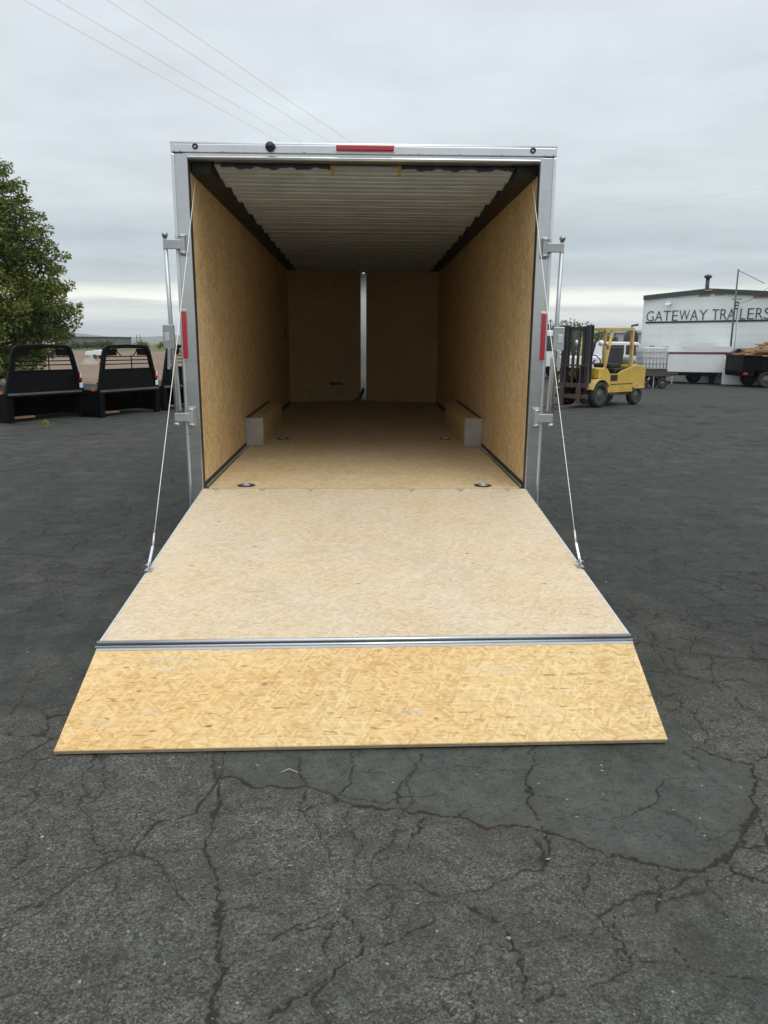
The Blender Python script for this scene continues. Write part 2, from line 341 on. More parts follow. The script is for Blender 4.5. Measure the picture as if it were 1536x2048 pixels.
def seq(pieces):
    out = [pieces[0][0]]
    for a, b, h0, h1 in pieces:
        x = a; n = max(2, int(abs(b-a)/((h0+h1)/2)))
        w = np.linspace(h0, h1, n); w = np.cumsum(w)/w.sum()*(b-a)+a
        out += list(w)
    return np.array(out)
def vnoise(x, y, seed=0):
    ix = np.floor(x).astype(np.int64); iy = np.floor(y).astype(np.int64); fx = x-ix; fy = y-iy
    fx = fx*fx*(3-2*fx); fy = fy*fy*(3-2*fy)
    def h(a, b):
        k = (a*374761393+b*668265263+seed*1442695041) & 0xffffffff
        k = ((k ^ (k >> 13))*1274126177) & 0xffffffff
        return ((k ^ (k >> 16)) & 0xffff)/65535.
    return (h(ix, iy)*(1-fx)+h(ix+1, iy)*fx)*(1-fy)+(h(ix, iy+1)*(1-fx)+h(ix+1, iy+1)*fx)*fy
def fbm(x, y, s, seed=0, o=4):
    a, r = .5, 0.
    for i in range(o): r = r+a*vnoise(x*s*2**i+17.3*i, y*s*2**i-9.1*i, seed+i); a *= .5
    return r/(1-.5**o)
def voro_edge(x, y, seed):
    ix = np.floor(x).astype(np.int64); iy = np.floor(y).astype(np.int64)
    f1 = np.full(x.shape, 9.); f2 = np.full(x.shape, 9.)
    for dx in (-1, 0, 1):
        for dy in (-1, 0, 1):
            cx, cy = ix+dx, iy+dy
            jx = vnoise(cx.astype(float), cy.astype(float), seed); jy = vnoise(cx.astype(float), cy.astype(float), seed+51)
            d = np.hypot(cx+.1+.8*jx-x, cy+.1+.8*jy-y)
            lo = d < f1; f2 = np.where(lo, f1, np.minimum(f2, d)); f1 = np.where(lo, d, f1)
    return (f2-f1)*.5
CRACKS = [(1.5,[(-0.564,-3.155),(-0.479,-3.165),(-0.416,-3.216),(-0.324,-3.218),(-0.24,-3.235),(-0.166,-3.261),(-0.11,-3.301),(-0.065,-3.34),(0.006,-3.326),(0.054,-3.372),(0.107,-3.373),(0.184,-3.392),(0.294,-3.417),(0.349,-3.456),(0.396,-3.488),(0.448,-3.478),(0.51,-3.466),(0.573,-3.488),(0.645,-3.536),(0.698,-3.556),(0.737,-3.592),(0.801,-3.621),(0.868,-3.659),(0.917,-3.678),(0.967,-3.691),(1.009,-3.703),(1.069,-3.693),(1.119,-3.67),(1.171,-3.629),(1.206,-3.599),(1.252,-3.522),(1.314,-3.44),(1.365,-3.383),(1.39,-3.307),(1.44,-3.227),(1.491,-3.106),(1.436,-3.078),(1.402,-3.021),(1.331,-2.952)]),(1.0,[(0.206,-2.971),(0.191,-3.046),(0.151,-3.134),(0.122,-3.234),(0.106,-3.282),(0.112,-3.358)]),(1.1,[(0.668,-2.979),(0.643,-3.072),(0.608,-3.143),(0.572,-3.227),(0.584,-3.299),(0.583,-3.367),(0.577,-3.453),(0.582,-3.488)]),(1.3,[(0.597,-3.495),(0.575,-3.586),(0.545,-3.647)]),(0.6,[(0.489,-3.395),(0.47,-3.451)]),(0.7,[(0.294,-3.417),(0.343,-3.374)]),(1.0,[(0.182,-3.417),(0.173,-3.486),(0.138,-3.564),(0.119,-3.614),(0.047,-3.636)]),(0.9,[(0.738,-3.589),(0.719,-3.65),(0.683,-3.708),(0.64,-3.763),(0.644,-3.827),(0.644,-3.852)]),(1.0,[(0.905,-3.666),(0.875,-3.757),(0.846,-3.851),(0.82,-3.891)]),(1.0,[(1.048,-3.704),(1.029,-3.782),(1.035,-3.835)]),(0.9,[(1.365,-3.383),(1.315,-3.523),(1.297,-3.6),(1.319,-3.626)]),(0.8,[(1.206,-3.599),(1.297,-3.6),(1.352,-3.595)]),(1.0,[(1.491,-3.106),(1.594,-3.034),(1.679,-2.998)]),(1.0,[(1.465,-3.176),(1.501,-3.211),(1.571,-3.229)]),(1.0,[(1.113,-3.682),(1.146,-3.729),(1.189,-3.752),(1.242,-3.797)]),(1.0,[(0.142,-3.742),(0.191,-3.786),(0.247,-3.818),(0.293,-3.86),(0.339,-3.885),(0.369,-3.92),(0.394,-3.975),(0.393,-4.045),(0.397,-4.094),(0.381,-4.171)]),(0.9,[(0.188,-3.897),(0.079,-3.969),(0.037,-3.994)]),(1.0,[(0.236,-4.13),(0.248,-4.183),(0.234,-4.237)]),(0.9,[(0.305,-4.177),(0.379,-4.178),(0.484,-4.158)]),(0.8,[(0.681,-3.898),(0.681,-4.026),(0.696,-4.06)]),(1.1,[(0.836,-4.012),(0.852,-4.055)]),(1.1,[(-0.604,-2.994),(-0.593,-3.103),(-0.564,-3.205),(-0.535,-3.315),(-0.525,-3.417),(-0.51,-3.473),(-0.524,-3.551),(-0.52,-3.613),(-0.491,-3.661),(-0.469,-3.718),(-0.442,-3.762),(-0.433,-3.814),(-0.425,-3.874),(-0.417,-3.958),(-0.399,-4.019),(-0.379,-4.061),(-0.381,-4.154),(-0.374,-4.223)]),(0.7,[(-0.458,-3.696),(-0.38,-3.703),(-0.323,-3.676),(-0.245,-3.683)]),(0.8,[(-0.424,-3.845),(-0.345,-3.841)]),(0.9,[(-0.261,-3.952),(-0.196,-3.907),(-0.1,-3.851),(-0.056,-3.901),(-0.014,-3.949),(-0.021,-4.01),(-0.067,-4.039),(-0.106,-4.067),(-0.111,-4.091),(-0.177,-4.151),(-0.223,-4.187),(-0.244,-4.215)]),(0.7,[(-0.516,-3.551),(-0.47,-3.539),(-0.426,-3.508)]),(0.7,[(-0.543,-3.575),(-0.673,-3.567),(-0.8,-3.57),(-0.9,-3.556)]),(0.9,[(-1.057,-2.985),(-1.005,-3.112),(-0.976,-3.229),(-0.998,-3.321)]),(1.0,[(-0.265,-3.037),(-0.249,-3.178),(-0.226,-3.244),(-0.227,-3.291),(-0.248,-3.366)]),(0.7,[(-0.065,-3.34),(-0.081,-3.44),(-0.037,-3.561),(-0.045,-3.634)]),(0.8,[(-1.202,-3.332),(-1.157,-3.419),(-1.09,-3.613),(-1.098,-3.682)]),(0.5,[(-0.79,-3.249),(-0.78,-3.412),(-0.717,-3.521)]),(1.3,[(1.451,-1.874),(1.511,-1.852),(1.554,-1.897),(1.631,-1.964),(1.714,-2.007),(1.788,-2.029),(1.852,-2.071),(1.954,-2.083),(2.023,-2.094),(2.094,-2.115)]),(1.2,[(1.418,-2.221),(1.482,-2.259),(1.541,-2.269),(1.591,-2.297),(1.653,-2.334),(1.741,-2.344),(1.825,-2.345),(1.921,-2.408)]),(1.1,[(1.725,-2.225),(1.691,-2.352),(1.682,-2.455),(1.702,-2.52),(1.693,-2.614),(1.745,-2.668)]),(1.0,[(1.367,-2.458),(1.416,-2.483),(1.434,-2.548),(1.416,-2.61),(1.349,-2.653)]),(0.9,[(1.623,-2.027),(1.567,-2.242)]),(1.0,[(1.805,-2.029),(1.725,-2.225)]),(0.9,[(2.095,-1.883),(2.008,-2.073),(1.962,-2.229)]),(0.7,[(1.694,-1.087),(1.672,-1.238),(1.585,-1.434)]),(0.8,[(1.875,-1.67),(1.714,-2.007)]),(0.8,[(1.684,-1.786),(1.729,-1.74),(1.896,-1.62),(1.994,-1.647),(2.213,-1.574),(2.317,-1.651)]),(0.6,[(2.006,-0.862),(2.206,-0.687),(2.285,-0.76),(2.368,-0.866),(2.573,-0.799),(2.728,-0.87)]),(0.6,[(1.613,-1.434),(1.786,-1.382),(1.943,-1.328),(2.156,-1.244),(2.36,-1.276)]),(1.2,[(-4.543,3.807),(-4.359,4.052),(-4.279,4.441),(-4.069,4.649)]),(1.5,[(-5.232,7.813),(-4.65,7.943),(-4.035,7.718),(-3.278,7.969)]),(0.7,[(-1.539,-2.098),(-1.626,-2.173),(-1.611,-2.316),(-1.583,-2.401),(-1.567,-2.633)])]
SMOOTH=[(1.331,-2.5),(-.72,-2.5),(-.566,-3.145)]+CRACKS[0][1]
def build_asphalt():
    xs = seq([(-70, -12, 9, .6), (-12, -5, .4, .05), (-5, -2.3, .04, .009), (-2.3, -1.5, .0085, .0068), (-1.5, 1.8, .0066, .0066), (1.8, 2.8, .0068, .009), (2.8, 5.5, .01, .04), (5.5, 14, .05, .5), (14, 90, .6, 9)])
    ys = seq([(-40, -6, 6, .3), (-6, -4.4, .2, .02), (-4.4, -2.8, .0066, .0066), (-2.8, -1.2, .007, .0105), (-1.2, .6, .011, .018), (.6, 5, .02, .05), (5, 14, .06, .4), (14, 75, .5, 6)])
    X, Y = np.meshgrid(xs, ys); x, y = X.ravel(), Y.ravel(); N = len(x)
    # jagged lines: look the cracks up at a wandering position
    wx = x+.030*(fbm(x, y, 9, 3)-.5)*2+.016*(fbm(x, y, 38, 5, 3)-.5)*2
    wy = y+.030*(fbm(x, y, 9, 13)-.5)*2+.016*(fbm(x, y, 38, 15, 3)-.5)*2
    cr = np.zeros(N); ha = np.zeros(N)
    wid = .0023+.0052*fbm(x, y, 7, 21, 3)**1.5
    cvar = np.clip(.55+1.1*fbm(x, y, 3.3, 61, 3), .35, 1)
    for w, L in CRACKS:
        for (ax, ay), (bx, by) in zip(L[:-1], L[1:]):
            r = .12 if ay < 2 else .3
            sel = np.nonzero((wx > min(ax, bx)-r) & (wx < max(ax, bx)+r) & (wy > min(ay, by)-r) & (wy < max(ay, by)+r))[0]
            if not len(sel): continue
            px, py = wx[sel]-ax, wy[sel]-ay; dx, dy = bx-ax, by-ay; l2 = dx*dx+dy*dy+1e-9
            k = np.clip((px*dx+py*dy)/l2, 0, 1); d = np.hypot(px-k*dx, py-k*dy)
            g = 1. if ay < .6 else 1+(ay-.6)*.9
            cr[sel] = np.maximum(cr[sel], np.exp(-(d/(wid[sel]*w*g))**2)*min(1., .5+.45*w)*cvar[sel])
            ha[sel] = np.maximum(ha[sel], np.exp(-d/(.045*g))*w)
    # alligator cracking, strongest right of the ramp, faint elsewhere
    near = (np.abs(x) < 11) & (y > -6) & (y < 16)
    i = np.nonzero(near)[0]; nx, ny = x[i], y[i]
    qx = nx+.09*(fbm(nx, ny, 6, 31)-.5)*2; qy = ny+.09*(fbm(nx, ny, 6, 37)-.5)*2
    reg = np.clip(1.6-np.hypot((nx-3.0)/2.3, (ny+1.4)/1.9), 0, 1)
    reg2 = np.clip((fbm(nx, ny, .55, 71)-.50)*5, 0, 1)*.55+np.clip(1.2-np.hypot((nx+2.6)/2., (ny+1.8)/2.2), 0, 1)*.35
    for sc, sd, rg, ww in ((2.6, 5, reg*.8, .0062), (6.0, 9, reg*.8*np.clip((fbm(nx, ny, 1.4, 77)-.42)*6, 0, 1), .005), (2.2, 19, np.clip(reg2*1.3, 0, .95), .0055), (1.0, 29, np.full(len(i), .6), .0065), (3.1, 41, np.full(len(i), .72)*np.clip((fbm(nx, ny, .8, 83)-.36)*6, 0, 1), .0042), (1.7, 47, np.full(len(i), .8)*np.clip((fbm(nx, ny, .5, 93)-.36)*6, 0, 1), .0056)):
        e = voro_edge(qx*sc, qy*sc*1.25, sd)/sc
        br = np.clip((fbm(nx, ny, 2.5, sd+90)-.32)*6, 0, 1)
        ww = ww*(.82+np.clip(ny+2.4, 0, 11)*.20); v = np.exp(-(e/ww)**2)*rg*br
        cr[i] = np.maximum(cr[i], v*.95); ha[i] = np.maximum(ha[i], np.exp(-e/.04)*rg*br*.7)
    # the sealed patch in front of the ramp
    def inside(px, py, poly):
        r = np.zeros(len(px), bool); n = len(poly)
        for a in range(n):
            (x1, y1), (x2, y2) = poly[a], poly[(a+1) % n]
            if y1 == y2: continue
            r ^= ((y1 > py) != (y2 > py)) & (px < (x2-x1)*(py-y1)/(y2-y1)+x1)
        return r
    k = np.clip((y+3.3)/1.8, 0, 1); sm = .34+.24*k*k*(3-2*k)+.16*(fbm(x, y, .9, 66, 4)-.5)  # more of the dark seal with distance paints in view-angle darkening
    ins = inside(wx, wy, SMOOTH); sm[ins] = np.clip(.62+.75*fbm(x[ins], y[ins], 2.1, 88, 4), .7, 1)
    z = .006*(fbm(x, y, .8, 55)-.5)-.006*cr+np.where(np.hypot(x, y) < 12, 0, 0)
    z = np.where(y > 14, 0, z)
    n0, n1 = len(ys), len(xs); idx = np.arange(N).reshape(n0, n1)
    F = np.stack([idx[:-1, :-1], idx[:-1, 1:], idx[1:, 1:], idx[1:, :-1]], -1).reshape(-1, 4)
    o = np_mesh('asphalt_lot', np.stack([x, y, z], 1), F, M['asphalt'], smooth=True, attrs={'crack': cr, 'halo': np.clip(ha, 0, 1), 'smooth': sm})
    tag(o, 'cracked grey asphalt yard under the trailer', kind='structure')
build_asphalt()
def sheet(name, pts, z, mat, label):
    m = MB(); m.add([(x, y, z) for x, y in pts], [tuple(range(len(pts)))]); tag(m.build(name, mat), label, kind='structure')
sheet('terrain', [(-6000, -300), (6000, -300), (6000, 6000), (-6000, 6000)], -.06, M['plain'], 'dry flat land out to the hills')
edge = [(-60+3.1*i, 22.3+1.2*math.sin(i*1.7)+random.uniform(-.8, .8)) for i in range(21)]
sheet('dirt_field', edge+[(4, 32), (6, 60), (8, 128), (-180, 128), (-150, 30)], .012, M['dirt'], 'bare tan dirt field behind the black truck beds')
sheet('grass_strip', [(-400, 130), (300, 130), (400, 420), (-600, 420)], .02, M['grass_far'], 'dry green roadside grass beyond the dirt field')
def hills():
    V, F = [], []; n = 160
    for j in range(7):
        for i in range(n+1):
            az = math.radians(-48+i*96/n); d = 2300+j*260
            k = math.sin(j/6*math.pi)**1.2 if j < 4 else 1-.1*(j-3)
            k = [0, .35, .8, 1., .95, .8, .5][j]
            h = (46+18*math.sin(az*5.2+.6)+10*math.sin(az*13+2)+5*math.sin(az*31)+3.6*math.sin(az*57+j))*k
            V.append((d*math.sin(az), d*math.cos(az), max(h, 2)-1 if j else -2))
    for j in range(6):
        for i in range(n): a = j*(n+1)+i; F.append((a, a+1, a+n+2, a+n+1))
    o = np_mesh('hills', np.array(V), np.array(F), M['hill'], smooth=True); tag(o, 'low pale blue hills along the horizon', kind='structure')
hills()

# ------------------------------------------------------------------ the trailer
HF, TP = .5093, .0149
trailer = thing('enclosed_trailer', 'white enclosed cargo trailer with strand board interior and open rear ramp door', 'trailer',
                (0, HF*math.sin(TP), HF-HF*math.cos(TP)), rx=TP)
TW = TR(*trailer.location) @ Matrix.Rotation(TP, 4, 'X'); INV = TW.inverted()
HW, OW, LEN, APX = 1.225, 1.335, 7.2, .45
ZC = 2.70          # underside of the roof bows
def tp(m, name, mat, bev=0., parent=trailer, inv=None): return m.build(name, mat, parent, bev, inv)
ZTOP = 2.935
def build_trailer():
    # floor, front end, liner
    m = MB()
    poly = [(-1.19, .004), (1.19, .004), (1.19, LEN), (0, LEN+APX), (-1.19, LEN)]
    m.add([(x, y, HF) for x, y in poly]+[(x, y, HF-.022) for x, y in poly], [(0, 1, 2, 3, 4), (9, 8, 7, 6, 5)]+[(i, i+5, (i+1) % 5+5, (i+1) % 5) for i in range(5)])
    tp(m, 'floor_board', M['osb_floor'])
    for s in (-1, 1):
        x0, x1 = sorted((s*HW, s*(HW+.012)))
        w = tp(MB().box(x0, x1, .055, LEN+.004, HF+.040, ZC+.058), 'wall_liner', M['osb_wall'])
        # recessed frame tube and aluminium angle at the foot of the wall
        x0, x1 = sorted((s*(HW+.004), s*(HW+.03))); tp(MB().box(x0, x1, .055, LEN, HF-.01, HF+.037), 'wall_foot_channel', M['rim'])
        m = MB(); x0, x1 = sorted((s*1.192, s*1.226)); m.box(x0, x1, .05, 2.18, HF-.012, HF+.006); x0, x1 = sorted((s*1.2, s*1.212)); m.box(x0, x1, .05, 2.18, HF+.006, HF+.02)
        tp(m, 'floor_edge_angle', M['alu'], .002)
        # cove along the wall top
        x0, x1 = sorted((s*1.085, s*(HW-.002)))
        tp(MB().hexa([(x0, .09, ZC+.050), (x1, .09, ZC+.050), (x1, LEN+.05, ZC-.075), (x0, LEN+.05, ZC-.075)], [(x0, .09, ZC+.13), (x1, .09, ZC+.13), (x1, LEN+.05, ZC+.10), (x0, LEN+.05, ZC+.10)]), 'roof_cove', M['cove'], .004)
        # front V panel
        a = Vector((s*HW, LEN, 0)); b = Vector((s*.055, LEN+APX-.02, 0)); d = Vector((s*.03, .08, 0))
        q = [a, b, b+Vector((0, .02, 0)), a+Vector((0, .02, 0))]
        if s < 0: q = [q[1], q[0], q[3], q[2]]
        tp(MB().hexa([p+Vector((0, 0, HF+.002)) for p in q], [p+Vector((0, 0, ZC+.02)) for p in q]), 'front_panel', M['osb_front'])
        # outer skin and lower side
        x0, x1 = sorted((s*(OW-.012), s*OW)); tp(MB().box(x0, x1, .082, LEN, .36, ZTOP-.03), 'side_skin', M['skin'])
        q = [(s*OW, LEN, 0), (s*.02, LEN+APX+.14, 0), (s*.02, LEN+APX+.152, 0), (s*OW, LEN+.012, 0)]
        if s > 0: q = q[::-1]
        tp(MB().hexa([(x, y, .36) for x, y, _ in q], [(x, y, ZTOP-.03) for x, y, _ in q]), 'nose_skin', M['skin'])
    tp(MB().box(-.05, .05, LEN+APX-.06, LEN+APX-.02, HF+.004, ZC-.09), 'nose_post', M['alu_post'], .004)
    m = MB(); poly = [(-OW, .09), (OW, .09), (OW, LEN), (0, LEN+APX+.15), (-OW, LEN)]
    m.add([(x, y, ZTOP-.004) for x, y in poly]+[(x, y, ZTOP-.028) for x, y in poly], [(0, 1, 2, 3, 4), (9, 8, 7, 6, 5)]+[(i, i+5, (i+1) % 5+5, (i+1) % 5) for i in range(5)])
    tp(m, 'roof_sheet', M['roofmetal'])
    m = MB(); m.add([(x, y, .37) for x, y in poly]+[(x, y, .34) for x, y in poly], [(0, 1, 2, 3, 4), (9, 8, 7, 6, 5)]+[(i, i+5, (i+1) % 5+5, (i+1) % 5) for i in range(5)])
    tp(m, 'underframe', M['void'])
    # ribbed ceiling slats, one after another, ends alternately long and short over the coves
    y = .135; k = 0
    while y < LEN-.02:
        zc = 2.772-.0225*(y-.13); hw = 1.105 if k % 2 else 1.07; h = .050+random.uniform(-.008, .008)
        # each slat hangs lower at its front edge, so it overlaps the next with a thin dark gap
        g = .034 if k % 2 else .006          # every other joint is a wide gap at a roof bow
        prof = [(g, h), (g+.010, h-.001), (.100, h*.62), (.112, h*.62+.013), (.124, h*.52), (.178, h*.32), (.190, h*.32+.013), (.202, h*.22), (.250, h*.02), (.266, 0), (.290, .004), (.290, .018), (.25, .03), (g+.02, h+.012), (g, h+.010)]
        sag = [random.uniform(-.004, .004) for _ in range(3)]
        m = MB(); n = len(prof)
        vs = [(x, y+a, zc+b+sag[q]) for q, x in enumerate((-hw, random.uniform(-.2, .2), hw)) for a, b in prof]
        m.add(vs, [tuple(range(n)), tuple(range(3*n-1, 2*n-1, -1))]+[(r*n+i, r*n+(i+1) % n, (r+1)*n+(i+1) % n, (r+1)*n+i) for r in (0, 1) for i in range(n)])
        tp(m, 'ceiling_slat', M['roofmetal'])
        y += .305; k += 1
    # loose dark insulation and yellow foam showing in the gap over the header
    for x0, x1 in ((-1.02, -.24), (.26, 1.06)):
        m = MB(); n = 26; vs = []
        for i in range(n+1):
            x = x0+(x1-x0)*i/n; dz = .018*math.sin(i*.9)+.012*math.sin(i*2.3+1)
            vs += [(x, .10, ZC+.125), (x, .108, ZC+.094+dz*.45), (x, .122, ZC+.096+dz*.45), (x, .124, ZC+.125)]
        m.add(vs, [(4*i+a, 4*i+(a+1) % 4, 4*i+4+(a+1) % 4, 4*i+4+a) for i in range(n) for a in range(4)]+[(0, 1, 2, 3), (4*n+3, 4*n+2, 4*n+1, 4*n)], True)
        tp(m, 'insulation_edge', M['navy'])
    for x in (-.235, .245):
        tp(MB().box(x-.012, x+.012, .094, .13, ZC+.058, ZC+.12), 'foam_tab', M['strap'], .003)
    tp(MB().tube([(-1.0, .10, ZC+.155), (1.0, .10, ZC+.155)], .018, 10), 'spring_shaft', M['dark_steel'])
    # rear frame
    for s in (-1, 1):
        x0, x1 = sorted((s*HW, s*(OW-.018)))
        tp(MB().box(x0, x1, -.015, .07, .27, 2.862), 'rear_post', M['alu'], .006)
        x0, x1 = sorted((s*(OW-.0215), s*(OW+.002)))
        tp(MB().box(x0, x1, -.02, .09, .27, 2.862), 'corner_trim', M['alu_bright'], .009)
        x0, x1 = sorted((s*(HW-.003), s*(HW+.004))); tp(MB().box(x0, x1, -.008, .05, HF, 2.818), 'door_seal', M['dark_steel'])
        # side marker lamp
        x0, x1 = s*1.303-.017, s*1.303+.017
        lm = tp(MB().box(x0-.005, x1+.005, -.021, -.016, 1.468, 1.822), 'marker_base', M['alu_bright'], .002)
        tp(MB().box(x0, x1, -.042, -.0205, 1.475, 1.815), 'marker_lamp', M['red'], .009, seg_parent(lm))
    tp(MB().box(-OW, OW, -.022, .085, 2.866, ZTOP-.012), 'header_beam', M['alu_x'], .005)
    m = MB(); m.tube([(-OW, -.006, ZTOP-.010), (OW, -.006, ZTOP-.010)], .016, 12)
    tp(m, 'header_cap', M['alu_bright'])
    m = MB(); m.box(-HW-.03, HW+.03, -.012, .06, 2.825, 2.8655); m.tube([(-HW, -.010, 2.838), (HW, -.010, 2.838)], .013, 10)
    tp(m, 'header_lip', M['alu_x'], .002)
    lm = tp(MB().box(-.208, .208, -.026, -.0215, 2.880, 2.930), 'brake_lamp_base', M['alu_bright'], .002)
    tp(MB().box(-.2, .2, -.046, -.0255, 2.884, 2.926), 'brake_lamp', M['red'], .009, seg_parent(lm))
    k = MB(); R = TR(-.653, -.022, 2.907) @ Matrix.Rotation(math.radians(90), 4, 'X')
    k.lathe([(0, .0), (.030, .0), (.032, .02), (.018, .03), (.018, .045), (0, .045)], R, 16, False); k.box(-.665, -.640, -.06, -.022, 2.882, 2.896); k.box(-.648, -.615, -.05, -.03, 2.90, 2.914)
    tp(k, 'rear_camera', M['black_plastic'])
    for x in (-1.166, 1.166):
        R = TR(x, -.022, 2.905) @ Matrix.Rotation(math.radians(90), 4, 'X')
        tp(MB().lathe([(.007, 0), (.020, 0), (.020, .006), (.015, .010), (.007, .004)], R, 16), 'tie_grommet', M['dark_steel'])
    for x in [-1.31, -1.27, -.98, -.42, .37, .66, .95, 1.25, 1.31]:
        R = TR(x, -.022, 2.876) @ Matrix.Rotation(math.radians(90), 4, 'X')
        tp(MB().lathe([(0, .0), (.006, 0), (.005, .003), (0, .004)], R, 8, False), 'rivet', M['galv'])
    # wheel boxes
    for s in (-1, 1):
        yb, yl, h, w = 2.18, 1.95, .285, 1.045
        x0, x1 = sorted((s*w, s*(HW-.001)))
        b = tp(MB().box(x0, x1, yb+.012, yb+yl, HF+.002, HF+h), 'wheel_box', M['osb_front'])
        t_ = tp(MB().add([(s*w, yb, HF+.003), (s*(HW-.001), yb, HF+.003), (s*(HW-.001), yb, HF+h+.006), (s*w, yb, HF+h+.006)]+[(s*w, yb+.01, HF+.003), (s*(HW-.001), yb+.01, HF+.003), (s*(HW-.001), yb+.01, HF+h+.006), (s*w, yb+.01, HF+h+.006)],
                         [(0, 1, 2, 3), (7, 6, 5, 4), (0, 4, 5, 1), (1, 5, 6, 2), (2, 6, 7, 3), (3, 7, 4, 0)]), 'box_end_plate', M['box_alu'], .003, b)
        x0, x1 = sorted((s*(HW-.022), s*(HW-.002))); tp(MB().box(x0, x1, yb+.012, yb+yl, HF+h+.001, HF+h+.012), 'box_gap_strip', M['black_plastic'], .002, b)  # black strip paints in the dark gap between box and wall
    # recessed floor rings
    for y, w in ((.10, .92), (2.75, .905), (6.35, .905)):
        for s in (-1, 1):
            d = MB(); R = TR(s*w, y, HF)
            d.lathe([(0, .0015), (.062, .0015), (.062, .004), (.052, .0045), (.044, .002), (0, .002)], R, 20, False)
            r0 = tp(d, 'floor_ring_pan', M['dark_steel'])
            d = MB(); d.tube([(s*w+.036*math.cos(a), y+.028*math.sin(a), HF+.009+.002*math.sin(a)) for a in [i*math.pi/8 for i in range(17)]], .0055, 8, False); d.box(s*w-.013, s*w+.013, y-.012, y+.012, HF+.004, HF+.013)
            tp(d, 'lashing_ring', M['zinc'], 0, r0)
            tp(MB().lathe([(0, .0005), (.070, .0005), (.070, .0018), (.0635, .0022), (.0635, .001), (0, .001)], R, 20, False), 'ring_recess', M['black_plastic'], 0, r0)
    # small fittings at the front
    tp(MB().box(-.58, -.36, LEN+.235, LEN+.262, HF+.27, HF+.32, ), 'front_vent', M['black_plastic'], .003)
    tp(MB().box(-HW+.001, -HW+.014, 6.55, 6.63, 1.55, 1.72), 'switch_plate', M['black_plastic'], .003)
    m = MB(); m.tube([(-.14, LEN+.30, HF+.015), (-.07, LEN+.31, HF+.03), (-.03, LEN+.33, HF+.12), (0, LEN+.36, HF+.20)], .022, 8)
    m.box(-.15, -.05, LEN+.24, LEN+.33, HF+.003, HF+.05); tp(m, 'cable_outlet', M['black_plastic'])
    # running gear under the boxes
    for y in (2.68, 3.58):
        tp(MB().tube([(-1.1, y, .34-.013*y), (1.1, y, .34-.013*y)], .04, 10), 'axle', M['void'])
        for s in (-1, 1):
            R = TR(s*1.222, y, .33-.0149*y) @ Matrix.Rotation(math.radians(90), 4, 'Y')
            w = tp(MB().lathe([(.20, -.09), (.30, -.095), (.33, -.07), (.335, 0), (.33, .07), (.30, .095), (.20, .09)], R, 28), 'wheel_tyre', M['rubber'])
            tp(MB().lathe([(0, s*.05), (.08, s*.06), (.12, s*.03), (.2, s*.08), (.2, s*-.08), (0, s*-.06)], R, 24, False), 'wheel_rim', M['galv'], 0, w)
def seg_parent(o): return o
build_trailer()

